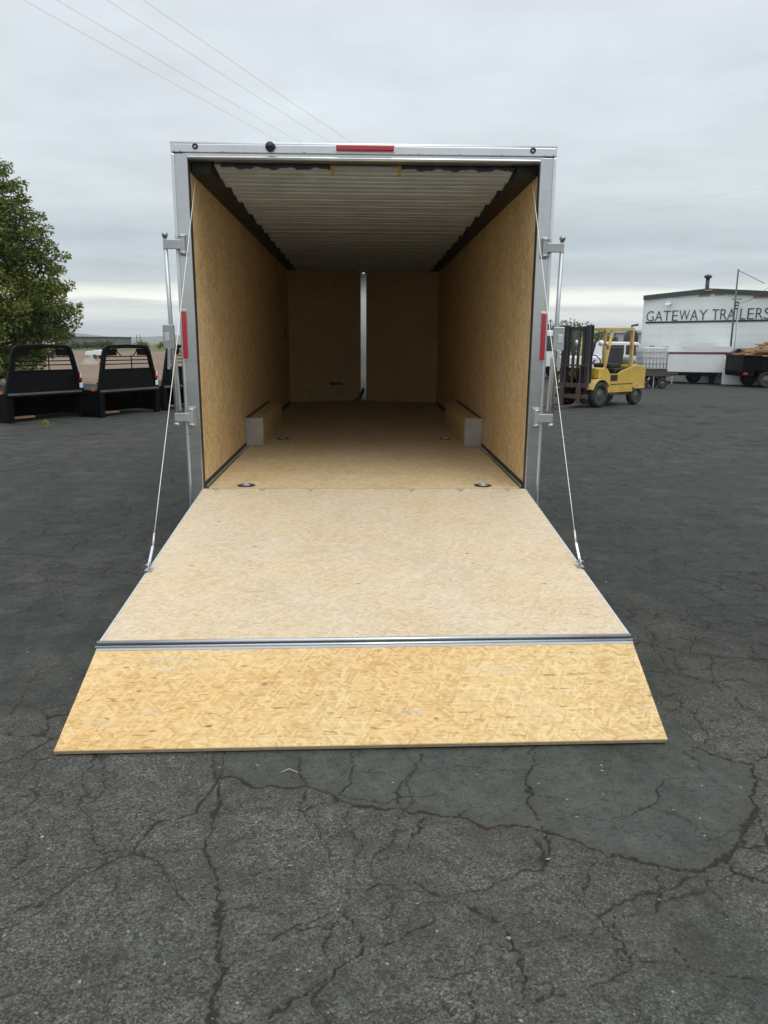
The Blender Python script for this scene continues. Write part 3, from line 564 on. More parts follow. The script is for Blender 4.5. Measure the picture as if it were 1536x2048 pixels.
def ramp_pt(x, d):         # point on the top face of the ramp, d metres from the hinge line down the slope (world)
    k = d/2.43; return Vector((x, -2.419*k, HF+(.257+.009*x-HF)*k))
def build_ramp():
    def slab(name, mat, c, th, bev=.003):
        n = (c[1]-c[0]).cross(c[3]-c[0]).normalized(); n = n if n.z > 0 else -n
        return tp(MB().hexa([p-n*th for p in c], c), name, mat, bev, trailer, INV)
    W = 1.226
    ramp = slab('ramp_door', M['osb_ramp'], [ramp_pt(-W, 2.425), ramp_pt(W, 2.425), ramp_pt(W, .012), ramp_pt(-W, .012)], .045)
    for s in (-1, 1):      # thin aluminium edge of the door
        m = MB(); a, b = ramp_pt(s*(W+.004), .02), ramp_pt(s*(W+.004), 2.42); m.bar(a+Vector((0, 0, -.024)), b+Vector((0, 0, -.024)), .007, .044)
        tp(m, 'door_edge_trim', M['alu_bright'], 0, ramp, INV)
        # eye and hook the lift cable is shackled to
        p = ramp_pt(s*1.222, 1.59)
        m = MB(); m.tube([p+Vector((0, 0, .002))+Vector((.0, .018*math.cos(a), .022+.02*math.sin(a))) for a in [math.pi*(-.35+i*1.7/10) for i in range(11)]], .005, 8)
        m.box(p.x-.018, p.x+.018, p.y-.03, p.y+.03, p.z+.001, p.z+.007); m.bar(p+Vector((-.02, 0, .03)), p+Vector((.02, 0, .03)), .009, .009)
        m.bar(p+Vector((-s*.0, .0, .03)), p+Vector((-s*.003, .09, .115)), .012, .010)
        tp(m, 'cable_anchor', M['zinc'], 0, ramp, INV)
    for x in (-1.13, -.78, -.41, .36, .73, 1.09):
        for dx, d in ((-.016, .035), (.014, .036), (0., .060), (-.010, .082), (.017, .084))[:3 if x < 0 else 4]:
            p = ramp_pt(x+dx, d)
            tp(MB().lathe([(0, .0006), (.0075, .0006), (.0068, .002), (.003, .0025), (0, .001)], TR(*p), 8, False), 'hinge_screw', M['dark_steel'], 0, ramp, INV)
    tp(MB().tube([(-1.2, .0, HF-.030), (1.2, .0, HF-.030)], .012, 8), 'hinge_tube', M['dark_steel'])
    # aluminium hinge of the flap
    L, R_ = ramp_pt(-1.236, 2.425), ramp_pt(1.230, 2.425); off = lambda p, dy, dz: p+Vector((0, dy, dz))
    m = MB().tube([off(L, -.013, -.003), off(R_, -.013, -.003)], .0115, 12); fh = tp(m, 'flap_hinge', M['alu'], 0, trailer, INV)
    m = MB().bar(off(L, -.004, -.016), off(R_, -.004, -.016), .05, .026); tp(m, 'hinge_leaf', M['dark_steel'], 0, fh, INV)
    m = MB().tube([off(L, -.041, -.013), off(R_, -.041, -.013)], .008, 12); tp(m, 'hinge_knuckle', M['alu'], 0, fh, INV)
    WF = 1.230
    tl, tr = off(ramp_pt(-WF, 2.425), -.044, -.017), off(ramp_pt(WF, 2.425), -.044, -.017)
    bl, br = Vector((-1.232, -2.995, .026)), Vector((1.222, -2.948, .026))
    n = Vector((0, -.40, .92)).normalized()
    d = ((bl-tl)+(br-tr)).normalized()
    m = MB(); a = [tl+n*.004, tr+n*.004, tr+d*.016+n*.003, tl+d*.016+n*.003]
    m.hexa([p-n*.006 for p in (a[3], a[2], a[1], a[0])], [a[3], a[2], a[1], a[0]]); tp(m, 'flap_leaf', M['alu_dull'], .001, fh, INV)
    flap = slab('ramp_flap', M['osb_flap'], [bl, br, tr, tl], .021, .002)
    m = MB().hexa([bl+d*.0005-n*.0195, br+d*.0005-n*.0195, br+d*.002-n*.0195, bl+d*.002-n*.0195], [bl+d*.0005-n*.002, br+d*.0005-n*.002, br+d*.002-n*.002, bl+d*.002-n*.002])
    tp(m, 'flap_edge', M['edge_wood'], 0, flap, INV)
build_ramp()
def build_cables():
    for s in (-1, 1):
        a = Vector((s*1.19, .02, 2.70)); p = ramp_pt(s*1.222, 1.59)+Vector((-s*.003, .09, .115)); n = 10
        m = MB().tube([a.lerp(p, i/n)+Vector((0, 0, -.012*math.sin(math.pi*i/n))) for i in range(n+1)], .0022, 7)
        m.tube([p, p.lerp(a, .03)], .0055, 8)
        tp(m, 'lift_cable', M['cable'], 0, trailer, INV)
        # swing-out lock bar with its brackets and hasp
        top, bot = Vector((s*1.402, -.045, 2.335)), Vector((s*1.385, -.045, .99))
        rod = tp(MB().tube([top, bot], .0155, 12), 'lock_bar', M['galv'])
        for z, xx in ((2.262, 1.40), (1.052, 1.388)):
            sg = 1 if z > 1.5 else -1
            m = MB(); x0, x1 = sorted((s*(xx+.014), s*1.292)); m.box(x0, x1, -.062, -.044, z-.032, z+.032)
            x0, x1 = sorted((s*1.262, s*1.298)); m.box(x0, x1, -.058, -.0225, z-.052, z+.052)
            m.box(x0-.008, x1+.008, -.024, -.0155, z-.075, z+.075)
            tp(m, 'bar_bracket', M['galv'], .004, rod)
            for dz in (-.055, .055):
                tp(MB().tube([(s*1.28-.022, -.05, z+dz), (s*1.28+.022, -.05, z+dz)], .0115, 8), 'bracket_pin', M['galv'], 0, rod)
            tp(MB().lathe([(0, -.012), (.021, -.012), (.021, .012), (0, .012)], TR(s*(xx), -.05, z-.052 if z < 1.5 else z+.065), 10, False), 'bar_collar', M['galv'], 0, rod)
        x0, x1 = sorted((s*1.372, s*1.452)); m = MB().box(x0, x1, -.062, -.03, 1.545, 1.715)
        h = tp(m, 'bar_hasp', M['galv'], .005, rod)
        x0, x1 = sorted((s*1.405, s*1.44)); tp(MB().box(x0, x1, -.066, -.061, 1.60, 1.66), 'hasp_plate', M['alu_bright'], .002, h)
        tp(MB().bar((s*1.412, -.06, 1.55), (s*1.422, -.06, 1.40), .022, .012), 'hasp_tongue', M['galv'], .003, h)
        tp(MB().bar((s*1.372, -.052, 1.50), (s*1.360, -.046, 1.10), .020, .010), 'bar_handle', M['galv'], .003, rod)
build_cables()

# ------------------------------------------------------------------ white shop building
def gable_pt(s): return 3.735+.0553*(s+.31) if s < 2.71 else 3.902-.088*(s-2.71)
def build_shop():
    b = thing('shop_building', 'low white metal shop with dark roof trim and black lettering', 'building', (12.905, 29.37, 0), math.atan2(-.788, .616))
    P = [(-.31, 0), (9.2, 0), (9.2, gable_pt(9.2)-.05), (2.71, gable_pt(2.71)-.05), (-.31, gable_pt(-.31)-.05)]
    MB().prism(P, I4, 14).build('front_wall', M['white_wall'], b)
    m = MB()
    for a, c in ((-.31, 2.71), (2.71, 9.3)):
        m.hexa([(a-.03*(a < 0), -.10, gable_pt(a)-.20), (c, -.10, gable_pt(c)-.20), (c, 14.1, gable_pt(c)-.20), (a-.03*(a < 0), 14.1, gable_pt(a)-.20)],
               [(a-.03*(a < 0), -.10, gable_pt(a)), (c, -.10, gable_pt(c)), (c, 14.1, gable_pt(c)), (a-.03*(a < 0), 14.1, gable_pt(a))])
    roof = m.build('roof', M['green_trim'], b)
    MB().box(2.55, 2.90, -.13, -.102, 3.80, 3.85).build('ridge_clip', M['alu'], roof)
    m = MB().tube([(1.50, 2., 3.6), (1.50, 2., 4.52)], .085, 12); m.lathe([(0, 0), (.16, .0), (.16, .10), (0, .16)], TR(1.5, 2., 4.50), 14, False)
    m.build('roof_vent', M['dark_steel'], roof)
    MB().box(-.345, -.29, -.03, .05, 0, gable_pt(-.31)-.21).build('corner_trim', M['white_paint'], b)
    for x0, x1, z in ((2.25, 2.75, 3.66), (4.6, 5.5, 3.50), (2.95, 3.35, 3.68)):
        MB().box(x0, x1, -.018, -.001, z-.085, z+.03).build('eave_flashing', M['rust_stain'], b)
    for i in range(10):           # siding laps
        z = .35*i+.25
        MB().box(-.29, 9.19, -.006, .01, z, z+.012).build('siding_lap', M['white_wall'], b)
    m = MB().box(.85, 1.02, -.20, -.002, 3.33, 3.46); m.hexa([(.82, -.24, 3.29), (1.05, -.24, 3.29), (1.05, -.06, 3.33), (.82, -.06, 3.33)], [(.85, -.2, 3.36), (1.02, -.2, 3.36), (1.02, -.06, 3.40), (.85, -.06, 3.40)])
    MB.build(m, 'wall_lamp', M['white_lens'], b)
    MB().box(-.19, 9.0, -.025, -.003, 2.515, 2.592).build('sign_underline', M['letter'], b)
    for ch, a, c in [('G', -.16, .2), ('A', .27, .62), ('T', .67, 1.02), ('E', 1.10, 1.37), ('W', 1.44, 1.90), ('A', 1.95, 2.29), ('Y', 2.34, 2.70),
                     ('T', 2.92, 3.21), ('R', 3.28, 3.56), ('A', 3.58, 3.90), ('I', 3.97, 4.025), ('L', 4.12, 4.34), ('E', 4.42, 4.68), ('R', 4.76, 5.04), ('S', 5.08, 5.36)]:
        cu = bpy.data.curves.new('sign_letter', 'FONT'); cu.body = ch; cu.size = 1; cu.extrude = .01; cu.offset = -.018
        to = bpy.data.objects.new('tmp_text', cu); COL.objects.link(to)
        me = bpy.data.meshes.new_from_object(to.evaluated_get(bpy.context.evaluated_depsgraph_get())); bpy.data.objects.remove(to)
        co = np.empty(len(me.vertices)*3, np.float32); me.vertices.foreach_get('co', co); co = co.reshape(-1, 3)
        lo, hi = co.min(0), co.max(0)
        x = a+(co[:, 0]-lo[0])/(hi[0]-lo[0])*(c-a); z = 2.615+(co[:, 1]-lo[1])/(hi[1]-lo[1])*.425; y = -.014-co[:, 2]*1.
        me.vertices.foreach_set('co', np.stack([x, y, z], 1).astype(np.float32).ravel()); me.materials.clear(); me.materials.append(M['letter']); me.update()
        me.name = 'sign_letter'; o = bpy.data.objects.new('sign_letter', me); COL.objects.link(o); o.parent = b
    # mast standing in front of the wall
    p = b.matrix_basis.to_3x3() @ Vector((4.12, -.55, 0))+Vector((12.905, 29.37, 0))
    t = thing('utility_mast', 'thin grey service mast with insulators rising above the white shop roof', 'mast', p, math.atan2(-.788, .616))
    MB().tube([(0, 0, 0), (0, 0, 4.55)], [.045, .03], 10).build('mast_pole', M['rim'], t)
    MB().tube([(.10, .12, 0), (.10, .12, 3.35)], .025, 8).build('conduit', M['tank_steel'], t)
    for z in (3.02, 3.14, 3.26): MB().lathe([(0, -.03), (.05, -.03), (.065, 0), (.05, .03), (0, .03)], TR(.1, -.02, z), 10, False).build('insulator', M['dark_steel'], t)
    MB().box(-.12, .24, -.03, .03, 3.36, 3.42).build('crossarm', M['galv'], t)
    MB().tube([(0, 0, 4.5), (.5, 0, 4.25), (1.05, .1, 3.95)], .012, 6).build('guy_wire', M['dark_steel'], t)
    MB().tube([(.1, -.02, 3.2), (.7, -.3, 3.28), (1.9, -1.2, 3.75)], .008, 6).build('service_wire', M['dark_steel'], t)
build_shop()

def wheel(name, parent, x, y, z, r, w, axis='Y', rimr=.55, rimmat=None, seg=24):
    R = TR(x, y, z) @ Matrix.Rotation(math.radians(90), 4, 'X' if axis == 'Y' else 'Y')
    h = w/2; ri = r*rimr
    t = MB().lathe([(ri, -h*.8), (r*.88, -h), (r*.97, -h*.75), (r, -h*.3), (r, h*.3), (r*.97, h*.75), (r*.88, h), (ri, h*.8)], R, seg).build(name, M['rubber'], parent)
    MB().lathe([(0, -h*.55), (ri*.45, -h*.6), (ri*.55, -h*.3), (ri*1.01, -h*.7), (ri*1.01, h*.7), (ri*.55, h*.3), (ri*.45, h*.6), (0, h*.55)], R, seg, False).build('rim', rimmat or M['rim'], t)
    return t

# ------------------------------------------------------------------ forklift
def build_forklift():
    f = thing('forklift', 'yellow forklift with black mast and grey gas tank parked on the asphalt', 'forklift', (6.39, 14.80, 0), math.atan2(-.609, -.793))
    # x forward, y to the left (the side facing the ramp)
    for s in (-1, 1):
        m = MB(); prof = [(-.62, .36), (.52, .36), (.56, .52), (.64, .66), (.75, .74), (.93, .74), (.93, .98), (.55, .98), (.42, .84), (.05, .84), (-.12, .92), (-.62, 1.03)]
        m.prism(prof, TR(0, s*.53-(.05 if s > 0 else 0), 0), .05)
        m.build('side_panel', M['yellow'], f, .008)
        # front fender arch
        m = MB(); vs = []; n = 10
        for i in range(n+1):
            a = math.radians(20+130*i/n)
            for rr, yy in ((.375, .33), (.375, .60), (.405, .60), (.405, .33)): vs.append((.845+rr*math.cos(a), s*yy, .33+rr*math.sin(a)))
        m.add(vs, [(4*i+k, 4*i+(k+1) % 4, 4*i+4+(k+1) % 4, 4*i+4+k) for i in range(n) for k in range(4)]+[(0, 1, 2, 3), (4*n+3, 4*n+2, 4*n+1, 4*n)])
        m.build('front_fender', M['yellow_pale'], f)
        # overhead guard legs
        MB().tube([(.60, s*.44, .80), (.50, s*.44, 1.25), (.30, s*.42, 1.92), (.24, s*.42, 1.97)], .042, 10).build('guard_front_leg', M['yellow_pale'], f)
        MB().bar((-.62, s*.44, .9), (-.60, s*.42, 1.97), .075, .085).build('guard_rear_leg', M['yellow_pale'], f, .008)
        MB().bar((.62, s*.43, 1.965), (-.63, s*.43, 1.985), .07, .08).build('guard_side_rail', M['yellow_pale'], f, .008)
        MB().box(.05, .45, s*.53-.02, s*.53+.03, .30, .345).build('step', M['dark_steel'], f)
    MB().box(-.62, .85, -.47, .47, .28, .62).build('chassis', M['dark_steel'], f)
    m = MB(); m.prism([(-1.20, .46), (-.62, .46), (-.62, 1.04), (-.75, 1.07), (-1.14, 1.02), (-1.23, .92)], TR(0, -.52, 0), 1.04); m.build('counterweight', M['yellow'], f, .03)
    MB().box(-1.18, -.70, -.54, .54, .43, .49).build('counterweight_lip', M['yellow_pale'], f, .008)
    for s in (-1, 1):
        x0, x1 = sorted((s*.531, s*.537)); MB().box(.10, .40, x0, x1, .66, .82).build('step_well_dark', M['black_plastic'], f)  # black plate set proud, painting the dark of the step opening
        MB().box(-.60, .40, x0, x1, .565, .585).build('panel_seam', M['dark_steel'], f)
    MB().box(.52, .95, -.47, .47, .74, 1.0).build('cowl', M['yellow'], f, .02)
    MB().box(-.58, .08, -.40, .40, .80, .98).build('engine_hood', M['black_plastic'], f, .02)
    s_ = MB().box(-.44, .08, -.26, .26, .98, 1.10).build('seat', M['seat'], f, .03)
    MB().hexa([(-.50, -.25, 1.06), (-.36, -.25, 1.06), (-.36, .25, 1.06), (-.50, .25, 1.06)], [(-.60, -.22, 1.50), (-.50, -.22, 1.52), (-.50, .22, 1.52), (-.60, .22, 1.50)]).build('seat_back', M['seat'], s_, .03)
    MB().tube([(.62, 0, .98), (.38, 0, 1.18)], .025, 8).build('steering_column', M['dark_steel'], f)
    R = TR(.37, 0, 1.19) @ Matrix.Rotation(math.radians(-50), 4, 'Y')
    MB().lathe([(.155+.014*math.cos(a), .014*math.sin(a)) for a in [i*math.pi/4 for i in range(8)]], R, 20).build('steering_wheel', M['black_plastic'], f)
    for i in range(7):
        x = .5-i*.17; MB().box(x-.018, x+.018, -.41, .41, 1.965, 2.0).build('guard_bar', M['yellow_pale'], f)
    R = TR(-.86, -.36, 1.16) @ Matrix.Rotation(math.radians(-90), 4, 'X')
    g = MB().lathe([(0, 0), (.09, .012), (.145, .06), (.15, .1), (.15, .62), (.145, .66), (.09, .71), (0, .72)], R, 20, False).build('gas_tank', M['tank_steel'], f)
    for y in (-.22, .22): MB().box(-1.02, -.70, y-.025, y+.025, .97, 1.03).build('tank_bracket', M['dark_steel'], g)
    MB().tube([(-.86, .36, 1.16), (-.80, .43, 1.12), (-.66, .40, 1.02)], .015, 6).build('gas_hose', M['rubber'], g)
    MB().box(-.56, -.50, .43, .47, 1.50, 1.66).build('rear_work_lamp', M['orange'], f, .01)
    for s in (-1, 1):
        MB().lathe([(0, 0), (.07, .0), (.075, .05), (.04, .09), (0, .09)], TR(.66, s*.38, 1.62) @ Matrix.Rotation(math.radians(90), 4, 'Y'), 14, False).build('headlight', M['white_lens'], f)
        MB().tube([(.62, s*.38, 1.62), (.42, s*.43, 1.55)], .014, 6).build('headlight_arm', M['dark_steel'], f)
    MB().box(.44, .49, .40, .47, 1.46, 1.56).build('indicator', M['orange'], f, .01)
    for s in (-1, 1):
        wheel('front_wheel', f, .845, s*.47, .33, .33, .24, 'Y', .52)
        wheel('rear_wheel', f, -.845, s*.44, .265, .265, .19, 'Y', .52)
    # mast
    for s in (-1, 1):
        m = MB(); m.box(1.10, 1.26, s*.37-.05, s*.37+.05, .10, 2.06); m.box(1.10, 1.125, s*.36-.085, s*.36+.085, .10, 2.06)
        m.build('mast_rail', M['mast'], f, .004)
        m = MB(); m.box(1.15, 1.26, s*.26-.04, s*.26+.04, .12, 2.03); m.build('inner_mast_rail', M['mast'], f, .004)
        MB().tube([(1.08, s*.17, .30), (1.08, s*.17, 1.92)], .042, 10).build('lift_cylinder', M['dark_steel'], f)
        m = MB(); n = 8; m.tube([(1.2, s*.09+.0, .45), (1.2, s*.09, 1.95)], .018, 6); m.build('lift_chain', M['dark_steel'], f)
        m = MB(); m.tube([(.70, s*.30, .62), (1.12, s*.30, .80)], .035, 8); m.build('tilt_cylinder', M['dark_steel'], f)
        x = s*.26; m = MB(); m.box(1.33, 1.385, x-.06, x+.06, .05, .62); m.hexa([(1.385, x-.06, .05), (2.30, x-.05, .05), (2.30, x+.05, .05), (1.385, x+.06, .05)], [(1.385, x-.06, .095), (2.30, x-.05, .065), (2.30, x+.05, .065), (1.385, x+.06, .095)])
        m.build('fork', M['rust_steel'], f, .004)
    for z in (.22, .95, 1.97): MB().box(1.12, 1.20, -.42, .42, z-.05, z+.05).build('mast_crossmember', M['mast'], f, .006)
    for z in (.28, .56): MB().box(1.27, 1.33, -.50, .50, z-.055, z+.055).build('carriage_bar', M['rust_steel'], f, .006)
    m = MB()
    for y in (-.48, -.24, 0, .24, .48): m.box(1.28, 1.315, y-.018, y+.018, .60, 1.06)
    m.box(1.28, 1.315, -.50, .50, 1.04, 1.08); m.build('load_backrest', M['rust_steel'], f)
    MB().tube([(1.14, .05, 1.98), (1.16, .04, 1.2), (1.12, .05, .5)], .035, 8).tube([(1.1, .12, 1.9), (1.0, .14, 1.5), (1.02, .15, .95), (.95, .15, .8)], .022, 8).build('mast_hose', M['rubber'], f)
build_forklift()

# ------------------------------------------------------------------ truck beds with headache racks
def make_bed():
    b = thing('flatbed_body', '', 'truck bed')
    W, D = .90, 2.35
    zd = .585
    MB().box(-W, W, .03, D, zd-.075, zd-.003).build('deck', M['black_plate'], b, .006)
    MB().box(-W-.004, W+.004, -.035, .028, zd-.085, zd+.004).build('front_ledge', M['black_plate'], b, .012)
    MB().box(-W+.02, W-.02, -.041, -.0355, zd-.045, zd-.005).build('ledge_lit_strip', M['lit_edge'], b, .002)  # lighter strip paints in the lit edge of the ledge
    for s in (-1, 1):
        x0, x1 = sorted((s*W, s*(W-.05)))
        m = MB(); m.prism([(.0, .06), (.62, .06), (.78, .36), (1.62, .36), (1.78, .10), (D, .10), (D, zd-.08), (0, zd-.08)], TR(x0, 0, 0) @ RZ(math.radians(90)), -(x1-x0)) ; m.build('side_skirt', M['black'], b, .004)
        x0, x1 = sorted((s*(W-.13), s*W)); MB().box(x0, x1, -.02, .09, .0, zd-.088).build('corner_leg', M['black'], b, .01)
        MB().box(s*.40-.05, s*.40+.05, .1, D-.05, .30, zd-.08).build('frame_rail', M['void'], b)
    MB().box(-W+.06, W-.06, .30, .34, .10, zd-.09).build('under_shade_panel', M['void'], b)  # added black panel standing for the deep shade under the deck
    MB().box(-W+.1, -.2, .16, .28, .06, .10).build('bed_skid', M['board_b'], b)
    # rack: tapered hoop, solid lower panel, gussets and bars
    hoop_o = [(-W, zd), (-.835, .82), (-.70, 1.36), (-.655, 1.46), (-.57, 1.515), (0, 1.535), (.57, 1.515), (.655, 1.46), (.70, 1.36), (.835, .82), (W, zd)]
    hoop_i = [(-W+.10, zd), (-.735, .82), (-.62, 1.34), (-.585, 1.41), (-.53, 1.44), (0, 1.455), (.53, 1.44), (.585, 1.41), (.62, 1.34), (.735, .82), (W-.10, zd)]
    m = MB(); n = len(hoop_o); vs = []
    for (a, c), (e, g) in zip(hoop_o, hoop_i): vs += [(a, -.02, c), (e, -.02, g), (e, .06, g), (a, .06, c)]
    m.add(vs, [(4*i+k, 4*i+(k+1) % 4, 4*i+4+(k+1) % 4, 4*i+4+k) for i in range(n-1) for k in range(4)]+[(0, 1, 2, 3), (4*n-1, 4*n-2, 4*n-3, 4*n-4)])
    m.build('rack_hoop', M['black'], b, .012)
    MB().prism([(-.77, zd+.005), (.77, zd+.005), (.735, 1.0), (-.735, 1.0)], TR(0, 0, 0), .035).build('rack_panel', M['black_plate'], b, .004)
    MB().box(-.74, .74, -.012, .05, .985, 1.02).build('rack_rail', M['black'], b, .008)
    for s in (-1, 1):
        q = [(s*.60, 1.43), (s*.31, 1.44), (s*.31, 1.30), (s*.66, 1.29)]
        MB().prism(q if s < 0 else q[::-1], TR(0, .01, 0), .02).build('rack_gusset', M['black'], b)
        MB().tube([(s*.31, .02, 1.44), (s*.27, .02, 1.36), (s*.20, .02, 1.31), (s*.18, .02, 1.30)][::1], .012, 6).build('gusset_brace', M['black'], b)
        if s > 0:
            ts = MB().box(s*.82-.035, s*.82+.035, -.042, -.021, zd+.19, zd+.37).build('tail_lamp', M['red'], b, .01)
            MB().box(s*.82-.018, s*.82+.018, -.047, -.0425, zd+.25, zd+.36).build('lamp_reflector', M['white_lens'], ts)
            MB().box(s*.82-.04, s*.82+.04, -.042, -.021, zd+.035, zd+.145).build('reverse_lamp', M['white_lens'], b, .01)
        MB().box(s*(W+.012)-.012, s*(W+.012)+.012, .10, .20, zd-.02, zd+.05).build('side_marker', M['amber'], b)
    for z, x in ((1.115, .69), (1.195, .67), (1.275, .65)): MB().bar((-x, .02, z), (x, .02, z), .022, .022).build('rack_bar', M['black'], b)
    MB().bar((.12, .02, 1.01), (.12, .02, 1.30), .018, .018).build('rack_upright', M['black'], b)
    return b
RB = math.radians(57)
bed = make_bed()
bed.location = (-6.50, 10.30, 0); bed.rotation_euler = (0, 0, RB)
tag(bed, 'black flatbed truck body sitting on the ground under the leafy tree', 'truck bed', 'flatbed truck bodies set on the ground')
b2 = copy_tree(bed); b2.location = (-5.17, 11.54, 0); b2.rotation_euler = (0, 0, math.radians(62)); b2['label'] = 'middle black flatbed truck body of the three left of the trailer'
b3 = copy_tree(bed); b3.location = (-4.22, 13.3, 0); b3.rotation_euler = (0, 0, RB); b3['label'] = 'black flatbed truck body mostly hidden behind the trailer post'

# ------------------------------------------------------------------ parked things at the right
def build_right():
    # low white trailer with a maroon rail in front of the shop
    t = thing('utility_trailer', 'low white sided trailer with maroon top rail parked along the shop wall', 'trailer', (12.62, 26.25, 0), math.atan2(-.66, 1.68))
    MB().box(.0, 3.4, .0, 1.5, .48, 1.22).build('side_panel', M['white_paint'], t, .02)
    MB().box(-.02, 3.42, -.02, 1.52, 1.225, 1.28).build('top_rail', M['maroon'], t, .006)
    MB().box(.0, 1.95, -.05, .05, .345, .475).build('lower_rail', M['black'], t)
    MB().tube([(.02, -.02, 1.2), (-.10, -.02, 1.05), (-.10, -.02, .6), (.06, -.02, .44)], .05, 8).build('end_tube', M['black'], t)
    MB().hexa([(1.72, -.05, 0), (1.86, -.05, 0), (1.86, .09, 0), (1.72, .09, 0)], [(1.62, -.05, .40), (1.92, -.05, .40), (1.92, .09, .40), (1.62, .09, .40)]).build('parking_leg', M['black'], t)
    MB().box(2.15, 3.6, -.03, 1.4, .02, 1.15).build('lower_skirt', M['white_paint'], t)
    for x in (.25, ): MB().bar((x, .0, 0), (x, .0, .45), .06, .06).build('jack_post', M['galv'], t)
    wheel('trailer_wheel', t, 1.1, .9, .3, .3, .2)
    c = thing('white_panel_stack', 'stack of flat white panels lying on the maroon railed trailer', 'panels', t.matrix_basis @ Vector((.55, .3, 1.30)), math.atan2(-.66, 1.68))
    z = 0
    for i in range(5):
        dx = random.uniform(-.05, .05); MB().box(dx, 1.9+dx, 0, 1., z, z+.042).build('panel', M['white_paint'], c); z += .047
    k = MB().hexa([(1.55, -.05, 0), (2.75, -.05, 0), (2.75, 1.1, 0), (1.55, 1.1, 0)], [(1.68, .0, .14), (2.75, .0, .16), (2.75, 1.05, .16), (1.68, 1.05, .14)]).build('black_cover', M['black'])
    k.location = t.matrix_basis @ Vector((.0+1.0, .0, 1.302)); k.rotation_euler = (0, 0, math.atan2(-.66, 1.68)); tag(k, 'flat black lid lying on the white trailer beside the panels', 'lid')
    # black dump trailer with boards
    d = thing('dump_trailer', 'black dump trailer loaded with loose boards at the photo edge', 'trailer', (14.40, 23.4, 0), math.radians(-4))
    m = MB(); m.box(0, 3.8, 0, .06, .60, 1.17); m.box(0, 3.8, 1.6, 1.66, .60, 1.17); m.box(0, .06, .06, 1.6, .60, 1.17); m.box(3.74, 3.8, .06, 1.6, .60, 1.17); m.box(.02, 3.78, .02, 1.64, .56, .64)
    m.build('dump_box', M['black'], d, .01)
    for x in [.03]+[.75*i+.7 for i in range(4)]: MB().box(x-.03, x+.03, -.045, -.001, .58, 1.18).build('stake_rib', M['black'], d)
    MB().box(-.03, 3.83, -.05, 1.71, 1.172, 1.215).build('top_rail', M['black'], d, .006)
    MB().box(.35, 3.9, .25, 1.4, .40, .55).build('frame', M['void'], d)
    MB().hexa([(.02, -.02, .42), (.42, -.02, .42), (.42, 1.6, .42), (.02, 1.6, .42)], [(-.02, -.02, .60), (.46, -.02, .60), (.46, 1.6, .60), (-.02, 1.6, .60)]).build('tail_bumper', M['black'], d)
    MB().box(.05, .22, -.04, -.021, .48, .56).build('tail_lamp', M['red'], d, .006)
    for x in (.93, 1.72):
        for y in (.02, 1.62): wheel('dump_wheel', d, x, y, .31, .31, .2)
    m = MB().box(.52, 2.1, -.12, .1, .66, .70); m.build('fender', M['black'], d)
    base = d.matrix_basis
    lab = 'loose wooden board in the heap on the black dump trailer'
    # a heap that steps up towards the front of the box, courses resting on one another
    for k in range(15):
        z = 1.19+.012+k*.052; x0 = .12+max(0, k-1)*.135+random.uniform(-.06, .06)
        if k < 2: x0 = .10
        for q in range(3):
            L = random.uniform(1.0, 1.7); yaw = random.uniform(-.30, .22); t_ = .024
            o = MB().box(0, L, -.17, .17, -t_, t_).build('board', M['board'] if random.random() < .6 else M['board_b'], bev=.004)
            o.location = base @ Vector((x0+random.uniform(-.05, .22)*(k > 1), .22+q*.50+random.uniform(-.04, .04), z)); o.rotation_euler = (random.uniform(-.03, .03), random.uniform(-.035, .02), yaw+math.radians(-4))
            tag(o, lab, 'board', 'boards heaped on the dump trailer')
        if x0 < 1.9:
            for q in range(1):
                o = MB().box(0, 1.6, -.30, .30, -.024, .024).build('board', M['board'] if q else M['board_b'], bev=.004)
                o.location = base @ Vector((max(1.5, x0+.9), .45+q*.75, z)); o.rotation_euler = (0, 0, random.uniform(-.05, .05)+math.radians(-4)); tag(o, lab, 'board', 'boards heaped on the dump trailer')
    # tote on a rusty cart
    c = thing('rusty_cart', 'rusty flat cart on small wheels carrying the white caged tote', 'cart', (10.27, 22.61, 0), math.radians(-3))
    MB().box(-.05, 1.05, 0, 1.1, .44, .60).build('cart_deck', M['rust_steel'], c, .01)
    for x in (.12, .80):
        for y in (.06, 1.04): wheel('cart_wheel', c, x, y, .19, .19, .12, seg=16)
    MB().tube([(1.05, .5, .5), (1.5, .45, .53)], .035, 8).build('drawbar', M['rust_steel'], c)
    MB().bar((.45, -.02, 0), (.45, -.02, .44), .03, .03).build('prop_stand', M['galv'], c)
    t = thing('tote_tank', 'white plastic tote in a wire cage standing on the rusty cart', 'tote', (10.27, 22.61, .602), math.radians(-3))
    MB().box(.05, .90, .06, .95, .10, .90).build('tank_body', M['plastic_white'], t, .06)
    MB().box(.01, .94, .02, .99, .001, .095).build('pallet', M['dark_steel'], t)
    MB().lathe([(0, .0), (.10, 0), (.10, .05), (0, .05)], TR(.47, .5, .90), 14, False).build('lid', M['dark_steel'], t)
    m = MB()
    for y in (.03, .98):
        for i in range(8): m.tube([(.03+.89*i/7, y, .09), (.03+.89*i/7, y, .93)], .011, 6)
        for z in (.12, .32, .52, .72, .93): m.tube([(.02, y, z), (.93, y, z)], .011, 6)
    for x in (.02, .93):
        for i in range(1, 7): m.tube([(x, .03+.95*i/7, .09), (x, .03+.95*i/7, .93)], .011, 6)
        for z in (.12, .32, .52, .72, .93): m.tube([(x, .03, z), (x, .98, z)], .011, 6)
    m.build('wire_cage', M['tank_steel'], t)
    # pickup behind the forklift
    p = thing('pickup_truck', 'white pickup truck parked behind the yellow forklift', 'pickup', (10.9, 27.6, 0), math.radians(4))
